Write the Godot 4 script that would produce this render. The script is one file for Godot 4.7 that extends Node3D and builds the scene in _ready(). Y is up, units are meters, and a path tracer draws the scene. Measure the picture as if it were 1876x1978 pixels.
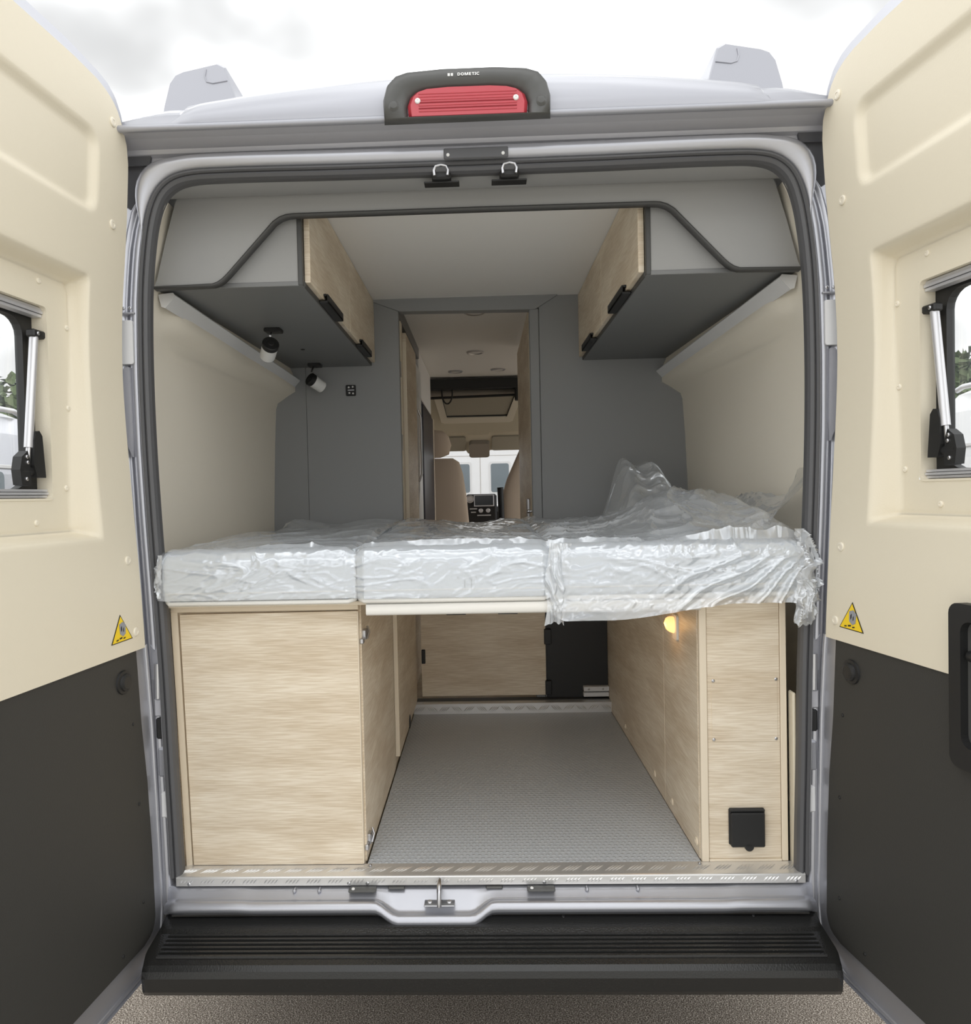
extends Node3D
# Rear view into a camper van with both rear doors swung open. x right, y up, z towards the viewer; the rear sill lies at z = 0.

var M := {}
var taken := {}
var rng := RandomNumberGenerator.new()
var noise := FastNoiseLite.new()

# ------------------------------------------------------------------ helpers
func numbered(called: String) -> String:
	if not taken.has(called):
		taken[called] = 0
		return called
	taken[called] += 1
	return "%s_%03d" % [called, taken[called]]

func thing(called: String, label: String, category: String, at := Vector3.ZERO, group := "") -> Node3D:
	var o := Node3D.new()
	o.name = numbered(called)
	add_child(o)
	o.position = at
	o.set_meta("label", label)
	o.set_meta("category", category)
	if group:
		o.set_meta("group", group)
	return o

func wpos(n: Node) -> Vector3:
	var p := Vector3.ZERO
	while n != self and n is Node3D:
		p += n.position
		n = n.get_parent()
	return p

func as_mesh(m) -> Mesh:
	if m is SurfaceTool:
		m.generate_normals()
		return m.commit()
	return m

# a part whose mesh is given in scene coordinates
func part(parent: Node, called: String, m, material: Material, label := "") -> MeshInstance3D:
	var o := MeshInstance3D.new()
	o.mesh = as_mesh(m)
	o.material_override = material
	o.name = called
	if parent == self:
		o.name = numbered(called)
	parent.add_child(o, true)
	o.position = -wpos(parent) if parent != self else Vector3.ZERO
	if label:
		o.set_meta("label", label)
	return o

# a part that shares a mesh, put at a place
func part_at(parent: Node, called: String, m: Mesh, material: Material, xf: Transform3D) -> MeshInstance3D:
	var o := part(parent, called, m, material)
	o.transform = Transform3D(xf.basis, xf.origin - (wpos(parent) if parent != self else Vector3.ZERO))
	return o

func single(called: String, m, material: Material, label: String, category: String, group := "") -> MeshInstance3D:
	var o := part(self, called, m, material, label)
	o.set_meta("category", category)
	if group:
		o.set_meta("group", group)
	return o

func struct(called: String, m, material: Material, label := "") -> MeshInstance3D:
	var o := part(self, called, m, material, label)
	o.set_meta("kind", "structure")
	return o

func S() -> SurfaceTool:
	var st := SurfaceTool.new()
	st.begin(Mesh.PRIMITIVE_TRIANGLES)
	st.set_smooth_group(-1)
	return st

func face(st: SurfaceTool, p: Array, away: Vector3) -> void:
	var n := Vector3.ZERO
	for i in p.size():
		var a: Vector3 = p[i]
		var b: Vector3 = p[(i + 1) % p.size()]
		n += a.cross(b)
	var q := p
	if n.dot(away) > 0.0:
		q = p.duplicate()
		q.reverse()
	for i in range(1, q.size() - 1):
		st.add_vertex(q[0])
		st.add_vertex(q[i])
		st.add_vertex(q[i + 1])

# a box from a to b with edges chamfered by r
func box(st: SurfaceTool, a: Vector3, b: Vector3, r := 0.0, xf := Transform3D()) -> SurfaceTool:
	var lo := a.min(b)
	var hi := a.max(b)
	r = min(r, min(hi.x - lo.x, min(hi.y - lo.y, hi.z - lo.z)) * 0.49)
	for k in 3:
		var u := (k + 1) % 3
		var v := (k + 2) % 3
		for s in [-1, 1]:
			var pts := []
			for c in [[-1, -1], [1, -1], [1, 1], [-1, 1]]:
				pts.append(xf * corner(lo, hi, r, k, s, u, c[0], v, c[1]))
			var d := Vector3.ZERO
			d[k] = s
			face(st, pts, xf.basis * d)
	if r > 0.0:
		for k in 3:
			var u := (k + 1) % 3
			var v := (k + 2) % 3
			for su in [-1, 1]:
				for sv in [-1, 1]:
					var d := Vector3.ZERO
					d[u] = su
					d[v] = sv
					face(st, [xf * corner(lo, hi, r, u, su, k, -1, v, sv), xf * corner(lo, hi, r, u, su, k, 1, v, sv), xf * corner(lo, hi, r, v, sv, k, 1, u, su), xf * corner(lo, hi, r, v, sv, k, -1, u, su)], xf.basis * d)
		for sx in [-1, 1]:
			for sy in [-1, 1]:
				for sz in [-1, 1]:
					face(st, [xf * corner(lo, hi, r, 0, sx, 1, sy, 2, sz), xf * corner(lo, hi, r, 1, sy, 0, sx, 2, sz), xf * corner(lo, hi, r, 2, sz, 0, sx, 1, sy)], xf.basis * Vector3(sx, sy, sz))
	return st

func corner(lo: Vector3, hi: Vector3, r: float, k: int, s: int, u: int, su: int, v: int, sv: int) -> Vector3:
	var p := Vector3.ZERO
	p[k] = hi[k] if s > 0 else lo[k]
	p[u] = hi[u] - r if su > 0 else lo[u] + r
	p[v] = hi[v] - r if sv > 0 else lo[v] + r
	return p

# rings of points joined by quads; how: -1 flat, 0 smooth all over, 1 smooth along the rings and sharp across their corners
func loft(st: SurfaceTool, rings: Array, closed := false, how := 0, caps := false) -> SurfaceTool:
	var n: int = rings[0].size()
	for i in rings.size() - 1:
		for j in (n if closed else n - 1):
			st.set_smooth_group(-1 if how < 0 else (1 if how == 0 else 2 + j))
			var a: Vector3 = rings[i][j]
			var b: Vector3 = rings[i][(j + 1) % n]
			var c: Vector3 = rings[i + 1][(j + 1) % n]
			var d: Vector3 = rings[i + 1][j]
			for p in [a, b, c, a, c, d]:
				st.add_vertex(p)
	st.set_smooth_group(-1)
	if caps:
		for e in [0, rings.size() - 1]:
			var mid := Vector3.ZERO
			for p in rings[e]:
				mid += p
			mid /= n
			for j in n:
				st.add_vertex(mid)
				st.add_vertex(rings[e][j])
				st.add_vertex(rings[e][(j + 1) % n])
	return st

# a profile turned round the y axis of xf; points are (radius, height)
func rev(st: SurfaceTool, xf: Transform3D, prof: Array, n := 20) -> SurfaceTool:
	for j in prof.size() - 1:
		st.set_smooth_group(j + 2)
		for i in n:
			var a0 := TAU * i / n
			var a1 := TAU * (i + 1) / n
			var d0 := Vector3(cos(a0), 0, sin(a0))
			var d1 := Vector3(cos(a1), 0, sin(a1))
			var up := Vector3.UP
			var p: Vector2 = prof[j]
			var q: Vector2 = prof[j + 1]
			var a := xf * (d0 * p.x + up * p.y)
			var b := xf * (d1 * p.x + up * p.y)
			var c := xf * (d1 * q.x + up * q.y)
			var d := xf * (d0 * q.x + up * q.y)
			if p.x > 1e-5:
				for v in [a, b, c]:
					st.add_vertex(v)
			if q.x > 1e-5:
				for v in [a, c, d]:
					st.add_vertex(v)
	st.set_smooth_group(-1)
	return st

func aim(at: Vector3, up: Vector3) -> Transform3D:
	var y := up.normalized()
	var x := y.cross(Vector3.FORWARD if absf(y.z) < 0.9 else Vector3.RIGHT).normalized()
	return Transform3D(Basis(x, y, x.cross(y)), at)

func tube(st: SurfaceTool, pts: Array, r: float, n := 10, caps := true) -> SurfaceTool:
	var rings := []
	var side := Vector3.ZERO
	for i in pts.size():
		var a: Vector3 = pts[max(i - 1, 0)]
		var b: Vector3 = pts[min(i + 1, pts.size() - 1)]
		var t := (b - a).normalized()
		if side == Vector3.ZERO:
			side = t.cross(Vector3.UP if absf(t.y) < 0.9 else Vector3.RIGHT).normalized()
		side = (side - t * side.dot(t)).normalized()
		var other := t.cross(side)
		var ring := []
		for k in n:
			var w := TAU * k / n
			ring.append(pts[i] + (side * cos(w) + other * sin(w)) * r)
		rings.append(ring)
	return loft(st, rings, true, 0, caps)

# a polygon (u, v) set at o with axes u and v and thickness along d
func prism(st: SurfaceTool, poly: Array, o: Vector3, u: Vector3, v: Vector3, d: Vector3, smooth_sides := false) -> SurfaceTool:
	var flat := PackedVector2Array(poly)
	var tri := Geometry2D.triangulate_polygon(flat)
	for k in range(0, tri.size(), 3):
		var p := []
		for e in 3:
			var c := flat[tri[k + e]]
			p.append(o + u * c.x + v * c.y)
		face(st, p, -d)
		face(st, [p[0] + d, p[1] + d, p[2] + d], d)
	var turn := -1.0 if Geometry2D.is_polygon_clockwise(flat) else 1.0
	if smooth_sides:
		st.set_smooth_group(9)
	for k in flat.size():
		var a := flat[k]
		var b := flat[(k + 1) % flat.size()]
		var nrm := Vector2(b.y - a.y, a.x - b.x) * turn
		var pa := o + u * a.x + v * a.y
		var pb := o + u * b.x + v * b.y
		face(st, [pa, pb, pb + d, pa + d], u * nrm.x + v * nrm.y)
	st.set_smooth_group(-1)
	return st

func round_rect(x0: float, y0: float, x1: float, y1: float, r: float, n := 5) -> Array:
	var out := []
	for c in [[x1 - r, y1 - r, 0.0], [x0 + r, y1 - r, 90.0], [x0 + r, y0 + r, 180.0], [x1 - r, y0 + r, 270.0]]:
		for k in n + 1:
			var a := deg_to_rad(c[2] + 90.0 * k / n)
			out.append(Vector2(c[0] + r * cos(a), c[1] + r * sin(a)))
	return out

# a frame between two outlines with equally many points
func frame_of(st: SurfaceTool, outer: Array, inner: Array, o: Vector3, u: Vector3, v: Vector3, d: Vector3) -> SurfaceTool:
	var at := func(p: Vector2, k: float) -> Vector3: return o + u * p.x + v * p.y + d * k
	var n := outer.size()
	for i in n:
		var j := (i + 1) % n
		for k in [0.0, 1.0]:
			face(st, [at.call(outer[i], k), at.call(outer[j], k), at.call(inner[j], k), at.call(inner[i], k)], d * (1.0 if k > 0.5 else -1.0))
		var m: Vector2 = (outer[i] + outer[j]) * 0.5 - (inner[i] + inner[j]) * 0.5
		var out3 := u * m.x + v * m.y
		face(st, [at.call(outer[i], 0.0), at.call(outer[j], 0.0), at.call(outer[j], 1.0), at.call(outer[i], 1.0)], out3)
		face(st, [at.call(inner[i], 0.0), at.call(inner[j], 0.0), at.call(inner[j], 1.0), at.call(inner[i], 1.0)], -out3)
	return st

# nu x nv points as one smooth sheet; keep holds a 1 for each cell that is there
func grid(pts: PackedVector3Array, nu: int, nv: int, keep := PackedByteArray()) -> ArrayMesh:
	var nrm := PackedVector3Array()
	nrm.resize(pts.size())
	var idx := PackedInt32Array()
	for j in nv - 1:
		for i in nu - 1:
			if keep.size() and keep[j * (nu - 1) + i] == 0:
				continue
			var a := j * nu + i
			var b := a + 1
			var c := a + nu + 1
			var d := a + nu
			var n := (pts[c] - pts[a]).cross(pts[d] - pts[b])
			nrm[a] += n
			nrm[b] += n
			nrm[c] += n
			nrm[d] += n
			idx.append_array(PackedInt32Array([a, c, b, a, d, c]))
	for i in nrm.size():
		nrm[i] = nrm[i].normalized() if nrm[i].length_squared() > 1e-20 else Vector3.UP
	var arr := []
	arr.resize(Mesh.ARRAY_MAX)
	arr[Mesh.ARRAY_VERTEX] = pts
	arr[Mesh.ARRAY_NORMAL] = nrm
	arr[Mesh.ARRAY_INDEX] = idx
	var m := ArrayMesh.new()
	m.add_surface_from_arrays(Mesh.PRIMITIVE_TRIANGLES, arr)
	return m

func table(t: Array, at: float) -> float:
	if at <= t[0][0]:
		return t[0][1]
	for i in t.size() - 1:
		if at <= t[i + 1][0]:
			return lerpf(t[i][1], t[i + 1][1], (at - t[i][0]) / (t[i + 1][0] - t[i][0]))
	return t[-1][1]

func smooth_table(t: Array, at: float, w: float) -> float:
	return (table(t, at - w) + 2.0 * table(t, at) + table(t, at + w)) * 0.25

func bump(lo: float, hi: float, at: float) -> float:
	return smoothstep(0.0, 1.0, (at - lo) / (hi - lo))

# ------------------------------------------------------------------ materials
func mat(called: String, c: Color, rough: float, metal := 0.0, spec := 0.5) -> StandardMaterial3D:
	var m := StandardMaterial3D.new()
	m.resource_name = called
	m.albedo_color = c
	m.roughness = rough
	m.metallic = metal
	m.metallic_specular = spec
	M[called] = m
	return m

func noise_tex(size: int, freq: float, octaves: int, lo: Color, hi: Color, kind := FastNoiseLite.TYPE_SIMPLEX, sd := 1, p0 := 0.0, p1 := 1.0) -> NoiseTexture2D:
	var f := FastNoiseLite.new()
	f.noise_type = kind
	f.seed = sd
	f.frequency = freq
	f.fractal_octaves = octaves
	var t := NoiseTexture2D.new()
	t.width = size
	t.height = size
	t.seamless = true
	t.noise = f
	var g := Gradient.new()
	g.set_color(0, lo)
	g.set_color(1, hi)
	g.set_offset(0, p0)
	g.set_offset(1, p1)
	t.color_ramp = g
	return t

func tri(m: StandardMaterial3D, scale: Vector3) -> void:
	m.uv1_triplanar = true
	m.uv1_world_triplanar = true
	m.uv1_triplanar_sharpness = 8.0
	m.uv1_scale = scale
	m.uv1_offset = Vector3(0.37, 0.21, 0.13)

func relief(m: StandardMaterial3D, t: Texture2D, cm: float) -> void:
	m.heightmap_enabled = true
	m.heightmap_texture = t
	m.heightmap_scale = cm

func materials() -> void:
	var m := mat("cream_plastic", Color8(225, 216, 195), 0.5)
	tri(m, Vector3(3, 3, 3))
	relief(m, noise_tex(512, 0.12, 2, Color.BLACK, Color.WHITE), 0.012)
	mat("cream_cap", Color8(230, 222, 204), 0.4)
	m = mat("wall_cloth", Color8(234, 227, 212), 0.85)
	tri(m, Vector3(4, 4, 4))
	relief(m, noise_tex(512, 0.2, 2, Color.BLACK, Color.WHITE, FastNoiseLite.TYPE_SIMPLEX, 3), 0.03)
	mat("grey_laminate", Color8(120, 121, 121), 0.5)
	mat("grey_felt", Color8(158, 158, 157), 0.85)
	mat("bulkhead_grey", Color8(143, 144, 144), 0.5)
	mat("grey_edge", Color8(72, 72, 71), 0.5)
	mat("rail_grey", Color8(222, 222, 222), 0.5)
	mat("ceiling_white", Color8(240, 238, 234), 0.7)
	# pale oak laminate: fine streaks over slow bands, both running level
	m = mat("oak", Color8(255, 255, 255), 0.5)
	tri(m, Vector3(0.38, 8.5, 0.38))
	m.albedo_texture = noise_tex(1024, 0.025, 5, Color8(222, 206, 181), Color8(240, 228, 208), FastNoiseLite.TYPE_SIMPLEX_SMOOTH, 5, 0.28, 0.75)
	m.detail_enabled = true
	m.detail_blend_mode = BaseMaterial3D.BLEND_MODE_MUL
	m.detail_uv_layer = BaseMaterial3D.DETAIL_UV_2
	m.uv2_triplanar = true
	m.uv2_world_triplanar = true
	m.uv2_triplanar_sharpness = 8.0
	m.uv2_scale = Vector3(0.3, 1.6, 0.3)
	m.detail_albedo = noise_tex(512, 0.012, 3, Color8(240, 236, 231), Color8(255, 255, 255), FastNoiseLite.TYPE_SIMPLEX_SMOOTH, 8, 0.3, 0.7)
	relief(m, m.albedo_texture, 0.02)
	mat("oak_edge", Color8(230, 216, 193), 0.5)
	m = mat("silver_paint", Color8(186, 187, 193), 0.36, 0.7)
	m.clearcoat_enabled = true
	m.clearcoat = 0.5
	m.clearcoat_roughness = 0.08
	mat("silver_inner", Color8(186, 186, 191), 0.4, 0.3)
	m = mat("roof_white", Color8(164, 165, 172), 0.4, 0.3)
	m.clearcoat_enabled = true
	m.clearcoat = 0.4
	m.clearcoat_roughness = 0.1
	mat("rubber", Color8(84, 84, 86), 0.5)
	mat("black_plastic", Color8(30, 30, 30), 0.5)
	m = mat("dark_panel", Color8(54, 53, 50), 0.62)
	tri(m, Vector3(3, 3, 3))
	relief(m, noise_tex(512, 0.15, 2, Color.BLACK, Color.WHITE, FastNoiseLite.TYPE_SIMPLEX, 4), 0.02)
	mat("lamp_grey", Color8(78, 78, 76), 0.4)
	m = mat("red_lens", Color8(178, 36, 52), 0.18)
	m.clearcoat_enabled = true
	mat("red_lens_dark", Color8(140, 14, 30), 0.25)
	mat("steel", Color8(196, 196, 198), 0.3, 1.0)
	mat("white_metal", Color8(226, 226, 224), 0.4)
	m = mat("aluminium", Color8(214, 214, 217), 0.38, 0.6)
	mat("tread_plate", Color8(226, 225, 223), 0.3, 0.65)
	m = mat("bumper_plastic", Color8(34, 34, 33), 0.27)
	tri(m, Vector3(2, 2, 2))
	relief(m, noise_tex(512, 0.2, 2, Color.BLACK, Color.WHITE, FastNoiseLite.TYPE_SIMPLEX, 6), 0.03)
	m = mat("pvc_floor", Color8(186, 190, 194), 0.42)
	tri(m, Vector3(4, 4, 4))
	m = mat("asphalt", Color8(255, 255, 255), 0.9)
	tri(m, Vector3(2.6, 2.6, 2.6))
	m.albedo_texture = noise_tex(1024, 0.09, 2, Color8(122, 113, 103), Color8(218, 208, 194), FastNoiseLite.TYPE_CELLULAR, 2, 0.1, 0.8)
	m.detail_enabled = true
	m.detail_blend_mode = BaseMaterial3D.BLEND_MODE_MUL
	m.detail_uv_layer = BaseMaterial3D.DETAIL_UV_2
	m.uv2_triplanar = true
	m.uv2_world_triplanar = true
	m.uv2_scale = Vector3(1.1, 1.1, 1.1)
	m.detail_albedo = noise_tex(1024, 0.14, 3, Color8(150, 142, 134), Color8(255, 255, 255), FastNoiseLite.TYPE_SIMPLEX, 15, 0.3, 0.62)
	relief(m, m.albedo_texture, 0.5)
	m = mat("concrete", Color8(255, 255, 255), 0.9)  # pale surface of the added yard, kept light for its bounce
	tri(m, Vector3(0.6, 0.6, 0.6))
	m.albedo_texture = noise_tex(512, 0.03, 5, Color8(182, 178, 170), Color8(216, 213, 206), FastNoiseLite.TYPE_SIMPLEX, 21, 0.2, 0.8)
	m = mat("mattress_cloth", Color8(200, 207, 214), 0.85)
	tri(m, Vector3(8, 8, 8))
	relief(m, noise_tex(256, 0.1, 2, Color.BLACK, Color.WHITE, FastNoiseLite.TYPE_SIMPLEX, 7), 0.05)
	mat("piping", Color8(230, 227, 220), 0.7)
	m = mat("film", Color(0.93, 0.945, 0.96, 0.20), 0.10, 0.35, 0.6)
	m.transparency = BaseMaterial3D.TRANSPARENCY_ALPHA
	m.cull_mode = BaseMaterial3D.CULL_DISABLED
	m = mat("pane", Color(0.75, 0.8, 0.8, 0.06), 0.02)
	m.transparency = BaseMaterial3D.TRANSPARENCY_ALPHA
	mat("sticker_yellow", Color8(246, 210, 40), 0.5)
	mat("sticker_grey", Color8(150, 152, 158), 0.5)
	mat("seat_cloth", Color8(204, 186, 166), 0.9)
	mat("seat_grey", Color8(160, 152, 141), 0.9)
	mat("headliner", Color8(206, 198, 176), 0.9)
	mat("blind", Color8(172, 166, 150), 0.9)
	m = mat("fridge_dark", Color8(40, 39, 52), 0.4)
	mat("dash_dark", Color8(34, 34, 36), 0.6)
	mat("screen_black", Color8(14, 14, 16), 0.15)
	m = mat("van_white", Color8(236, 237, 238), 0.35)
	mat("tinted", Color8(112, 122, 128), 0.08)
	mat("tyre", Color8(26, 26, 26), 0.8)
	mat("bark", Color8(84, 72, 60), 0.9)
	m = mat("leaves", Color8(92, 106, 70), 0.8)
	m = mat("amber", Color8(255, 226, 170), 0.3)
	m.emission_enabled = true
	m.emission = Color8(255, 192, 118)
	m.emission_energy_multiplier = 0.8

# ------------------------------------------------------------------ camera, sky
func view() -> void:
	var cam := Camera3D.new()
	cam.name = "camera"
	cam.set_frustum(2.0 * 0.05 * 989.0 / 1400.0, Vector2(0.05 * 48.0 / 1400.0, 0.0), 0.05, 400.0)
	cam.rotation = Vector3(deg_to_rad(-1.3), deg_to_rad(1.7), deg_to_rad(-1.25))
	cam.position = Vector3(0.01, 1.46, 1.72)
	cam.current = true
	add_child(cam)
	var w := WorldEnvironment.new()
	w.name = "environment"
	var e := Environment.new()
	e.background_mode = Environment.BG_SKY
	e.tonemap_mode = Environment.TONE_MAPPER_LINEAR
	e.tonemap_exposure = 1.5
	e.sdfgi_enabled = true
	e.ssao_enabled = true
	e.ssil_enabled = true
	var sky := Sky.new()
	var sm := PanoramaSkyMaterial.new()
	sm.panorama = cloud_sky()
	sky.sky_material = sm
	e.sky = sky
	e.background_energy_multiplier = 1.0
	w.environment = e
	add_child(w)

# an even overcast: bright cloud with thinner and thicker patches, the same all round
func cloud_sky() -> ImageTexture:
	var im := Image.create(1024, 512, false, Image.FORMAT_RGBF)
	var f := FastNoiseLite.new()
	f.noise_type = FastNoiseLite.TYPE_SIMPLEX_SMOOTH
	f.seed = 99
	f.frequency = 1.9
	f.fractal_octaves = 5
	f.fractal_gain = 0.48
	for y in 512:
		var up := (0.5 - (y + 0.5) / 512.0) * PI
		var cy := cos(up)
		var sy := sin(up)
		for x in 1024:
			var v: float
			if up < -0.02:
				v = 1.0
			else:
				var a := (x + 0.5) / 1024.0 * TAU
				v = f.get_noise_3d(-cos(a) * cy, sy * 1.5, -sin(a) * cy) * 1.7
				v = 1.25 + v * 1.1
				v = 0.50 + log(1.0 + exp((v - 0.50) * 9.0)) / 9.0
				v = minf(v, 2.4)
			im.set_pixel(x, y, Color(v * 0.985, v * 0.995, v * 1.0) if up >= -0.02 else Color(0.5, 0.48, 0.46))
	return ImageTexture.create_from_image(im)

# ------------------------------------------------------------------ shapes of the van
const SEAL := [[0.742, 0.545], [0.745, 0.67], [0.749, 0.80], [0.755, 1.03], [0.763, 1.22], [0.772, 1.41], [0.779, 1.6], [0.781, 1.78], [0.777, 1.95], [0.767, 2.06], [0.751, 2.145], [0.728, 2.193], [0.690, 2.217], [0.61, 2.224], [0.3, 2.222], [0.0, 2.221]]
const DOOR_W := [[0.3, 0.793], [0.42, 0.795], [1.12, 0.803], [1.29, 0.811], [1.45, 0.8215], [1.63, 0.8325], [1.76, 0.8375], [1.90, 0.834], [2.09, 0.817], [2.22, 0.809], [2.45, 0.80]]
const WALL := [[0.5, 0.89], [1.1, 0.89], [1.38, 0.887], [1.7, 0.875], [1.85, 0.866], [1.95, 0.852], [2.02, 0.84], [2.1, 0.815], [2.25, 0.782]]
const LEDGE := [[0.5, 0.89], [1.1, 0.89], [1.38, 0.887], [1.7, 0.875], [1.85, 0.866], [1.876, 0.857], [1.893, 0.832], [1.905, 0.795], [1.915, 0.782], [1.935, 0.779], [2.0, 0.788], [2.02, 0.80], [2.1, 0.80], [2.25, 0.782]]
const BODY := [[0.32, 0.93], [0.45, 0.985], [0.8, 1.005], [1.3, 1.01], [1.7, 0.985], [2.0, 0.945], [2.2, 0.905], [2.3, 0.87], [2.36, 0.80], [2.39, 0.70], [2.42, 0.5], [2.44, 0.0]]
var door_w := []
var seal_line := []   # [point, outward] from the lower left, over the top, to the lower right

func prepare() -> void:
	var half := []
	for i in SEAL.size() - 1:
		for k in 5:
			var t := k / 5.0
			var p0 := Vector2(SEAL[max(i - 1, 0)][0], SEAL[max(i - 1, 0)][1])
			var p1 := Vector2(SEAL[i][0], SEAL[i][1])
			var p2 := Vector2(SEAL[i + 1][0], SEAL[i + 1][1])
			var p3 := Vector2(SEAL[min(i + 2, SEAL.size() - 1)][0], SEAL[min(i + 2, SEAL.size() - 1)][1])
			# a curve through uneven points: shorten the handles to the span
			var m1 := (p2 - p0).normalized() * p1.distance_to(p2)
			var m2 := (p3 - p1).normalized() * p1.distance_to(p2)
			var t2 := t * t
			var t3 := t2 * t
			half.append(p1 * (2 * t3 - 3 * t2 + 1) + m1 * (t3 - 2 * t2 + t) + p2 * (-2 * t3 + 3 * t2) + m2 * (t3 - t2))
	half.append(Vector2(0, 2.221))
	var all := []
	for p in half:
		all.append(Vector2(-p.x, p.y))
	for k in range(half.size() - 2, -1, -1):
		all.append(half[k])
	for i in all.size():
		var t: Vector2 = (all[min(i + 1, all.size() - 1)] - all[max(i - 1, 0)]).normalized()
		seal_line.append([all[i], Vector2(-t.y, t.x)])
	for k in 450:
		door_w.append(smooth_table(DOOR_W, k * 0.006, 0.05))

func dw(y: float) -> float:
	var k := clampf(y / 0.006, 0.0, 448.0)
	var i := int(k)
	return lerpf(door_w[i], door_w[i + 1], k - i)

func seal_x(y: float) -> float:
	for i in SEAL.size() - 1:
		if y <= SEAL[i + 1][1] and SEAL[i + 1][1] > SEAL[i][1]:
			return lerpf(SEAL[i][0], SEAL[i + 1][0], clampf((y - SEAL[i][1]) / (SEAL[i + 1][1] - SEAL[i][1]), 0, 1))
	return 0.69

func sweep(prof: Array, from := 0, to := -1) -> Array:
	var rings := []
	for i in range(from, seal_line.size() if to < 0 else to):
		var ring := []
		for p in prof:
			var q: Vector2 = seal_line[i][0] + seal_line[i][1] * p[0]
			ring.append(Vector3(q.x, q.y, p[1]))
		rings.append(ring)
	return rings

# a run of a (z, y) profile along x
func run_x(st: SurfaceTool, prof: Array, x0: float, x1: float, closed := false, how := 1, caps := false, steps := 1) -> SurfaceTool:
	var rings := []
	for k in steps + 1:
		var x := lerpf(x0, x1, float(k) / steps)
		var ring := []
		for p in prof:
			ring.append(Vector3(x, p.y, p.x))
		rings.append(ring)
	return loft(st, rings, closed, how, caps)

var screw_mesh: Mesh
var cap_mesh: Mesh
var small_screw: Mesh

func common_meshes() -> void:
	screw_mesh = as_mesh(rev(S(), Transform3D(), [Vector2(0.0065, -0.002), Vector2(0.0062, 0.001), Vector2(0.0048, 0.0026), Vector2(0.002, 0.003), Vector2(0.0014, 0.0016), Vector2(0, 0.0016)], 14))
	small_screw = as_mesh(rev(S(), Transform3D(), [Vector2(0.0042, -0.001), Vector2(0.004, 0.0012), Vector2(0.0025, 0.0024), Vector2(0, 0.0026)], 10))
	cap_mesh = as_mesh(rev(S(), Transform3D(), [Vector2(0.0105, -0.002), Vector2(0.0105, 0.0016), Vector2(0.0088, 0.0032), Vector2(0.0052, 0.0036), Vector2(0.0046, 0.0024), Vector2(0, 0.0024)], 18))
	# dimpled sheet for the cargo floor
	var im := Image.create(256, 256, false, Image.FORMAT_L8)
	for y in 256:
		for x in 256:
			var cx := fmod(x + (8.0 if (y / 16) % 2 else 0.0), 16.0) - 8.0
			var cy := fmod(float(y), 16.0) - 8.0
			im.set_pixel(x, y, Color.WHITE * (1.0 - smoothstep(3.2, 5.2, sqrt(cx * cx + cy * cy))))
	relief(M.pvc_floor, ImageTexture.create_from_image(im), 0.12)

# ------------------------------------------------------------------ ground and sides
func ground() -> void:
	struct("ground", box(S(), Vector3(-70, -0.2, -90), Vector3(70, 0, 60)), M.asphalt, "grey-brown coarse asphalt under and around the van")

func yard() -> void:  # unseen pale ground, added to throw light up into the van
	struct("yard", box(S(), Vector3(-25, -0.01, 0.75), Vector3(25, 0.004, 45)), M.concrete, "added pale concrete yard, out of view behind the van, bouncing light into it")

func shell_ring(z: float) -> Array:
	var top := table([[-5.6, 1.12], [-4.95, 1.34], [-4.25, 1.98], [-3.9, 2.2], [-3.3, 2.44], [0.0, 2.44]], z)
	var ring := []
	for k in BODY.size():
		ring.append(Vector3(-BODY[k][1], 0, z))
	for k in range(BODY.size() - 2, -1, -1):
		ring.append(Vector3(BODY[k][1], 0, z))
	for k in ring.size():
		var b: Array = BODY[k if k < BODY.size() else 2 * BODY.size() - 2 - k]
		ring[k].y = 0.32 + (b[0] - 0.32) * (top - 0.32) / (2.44 - 0.32)
	return ring

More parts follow.
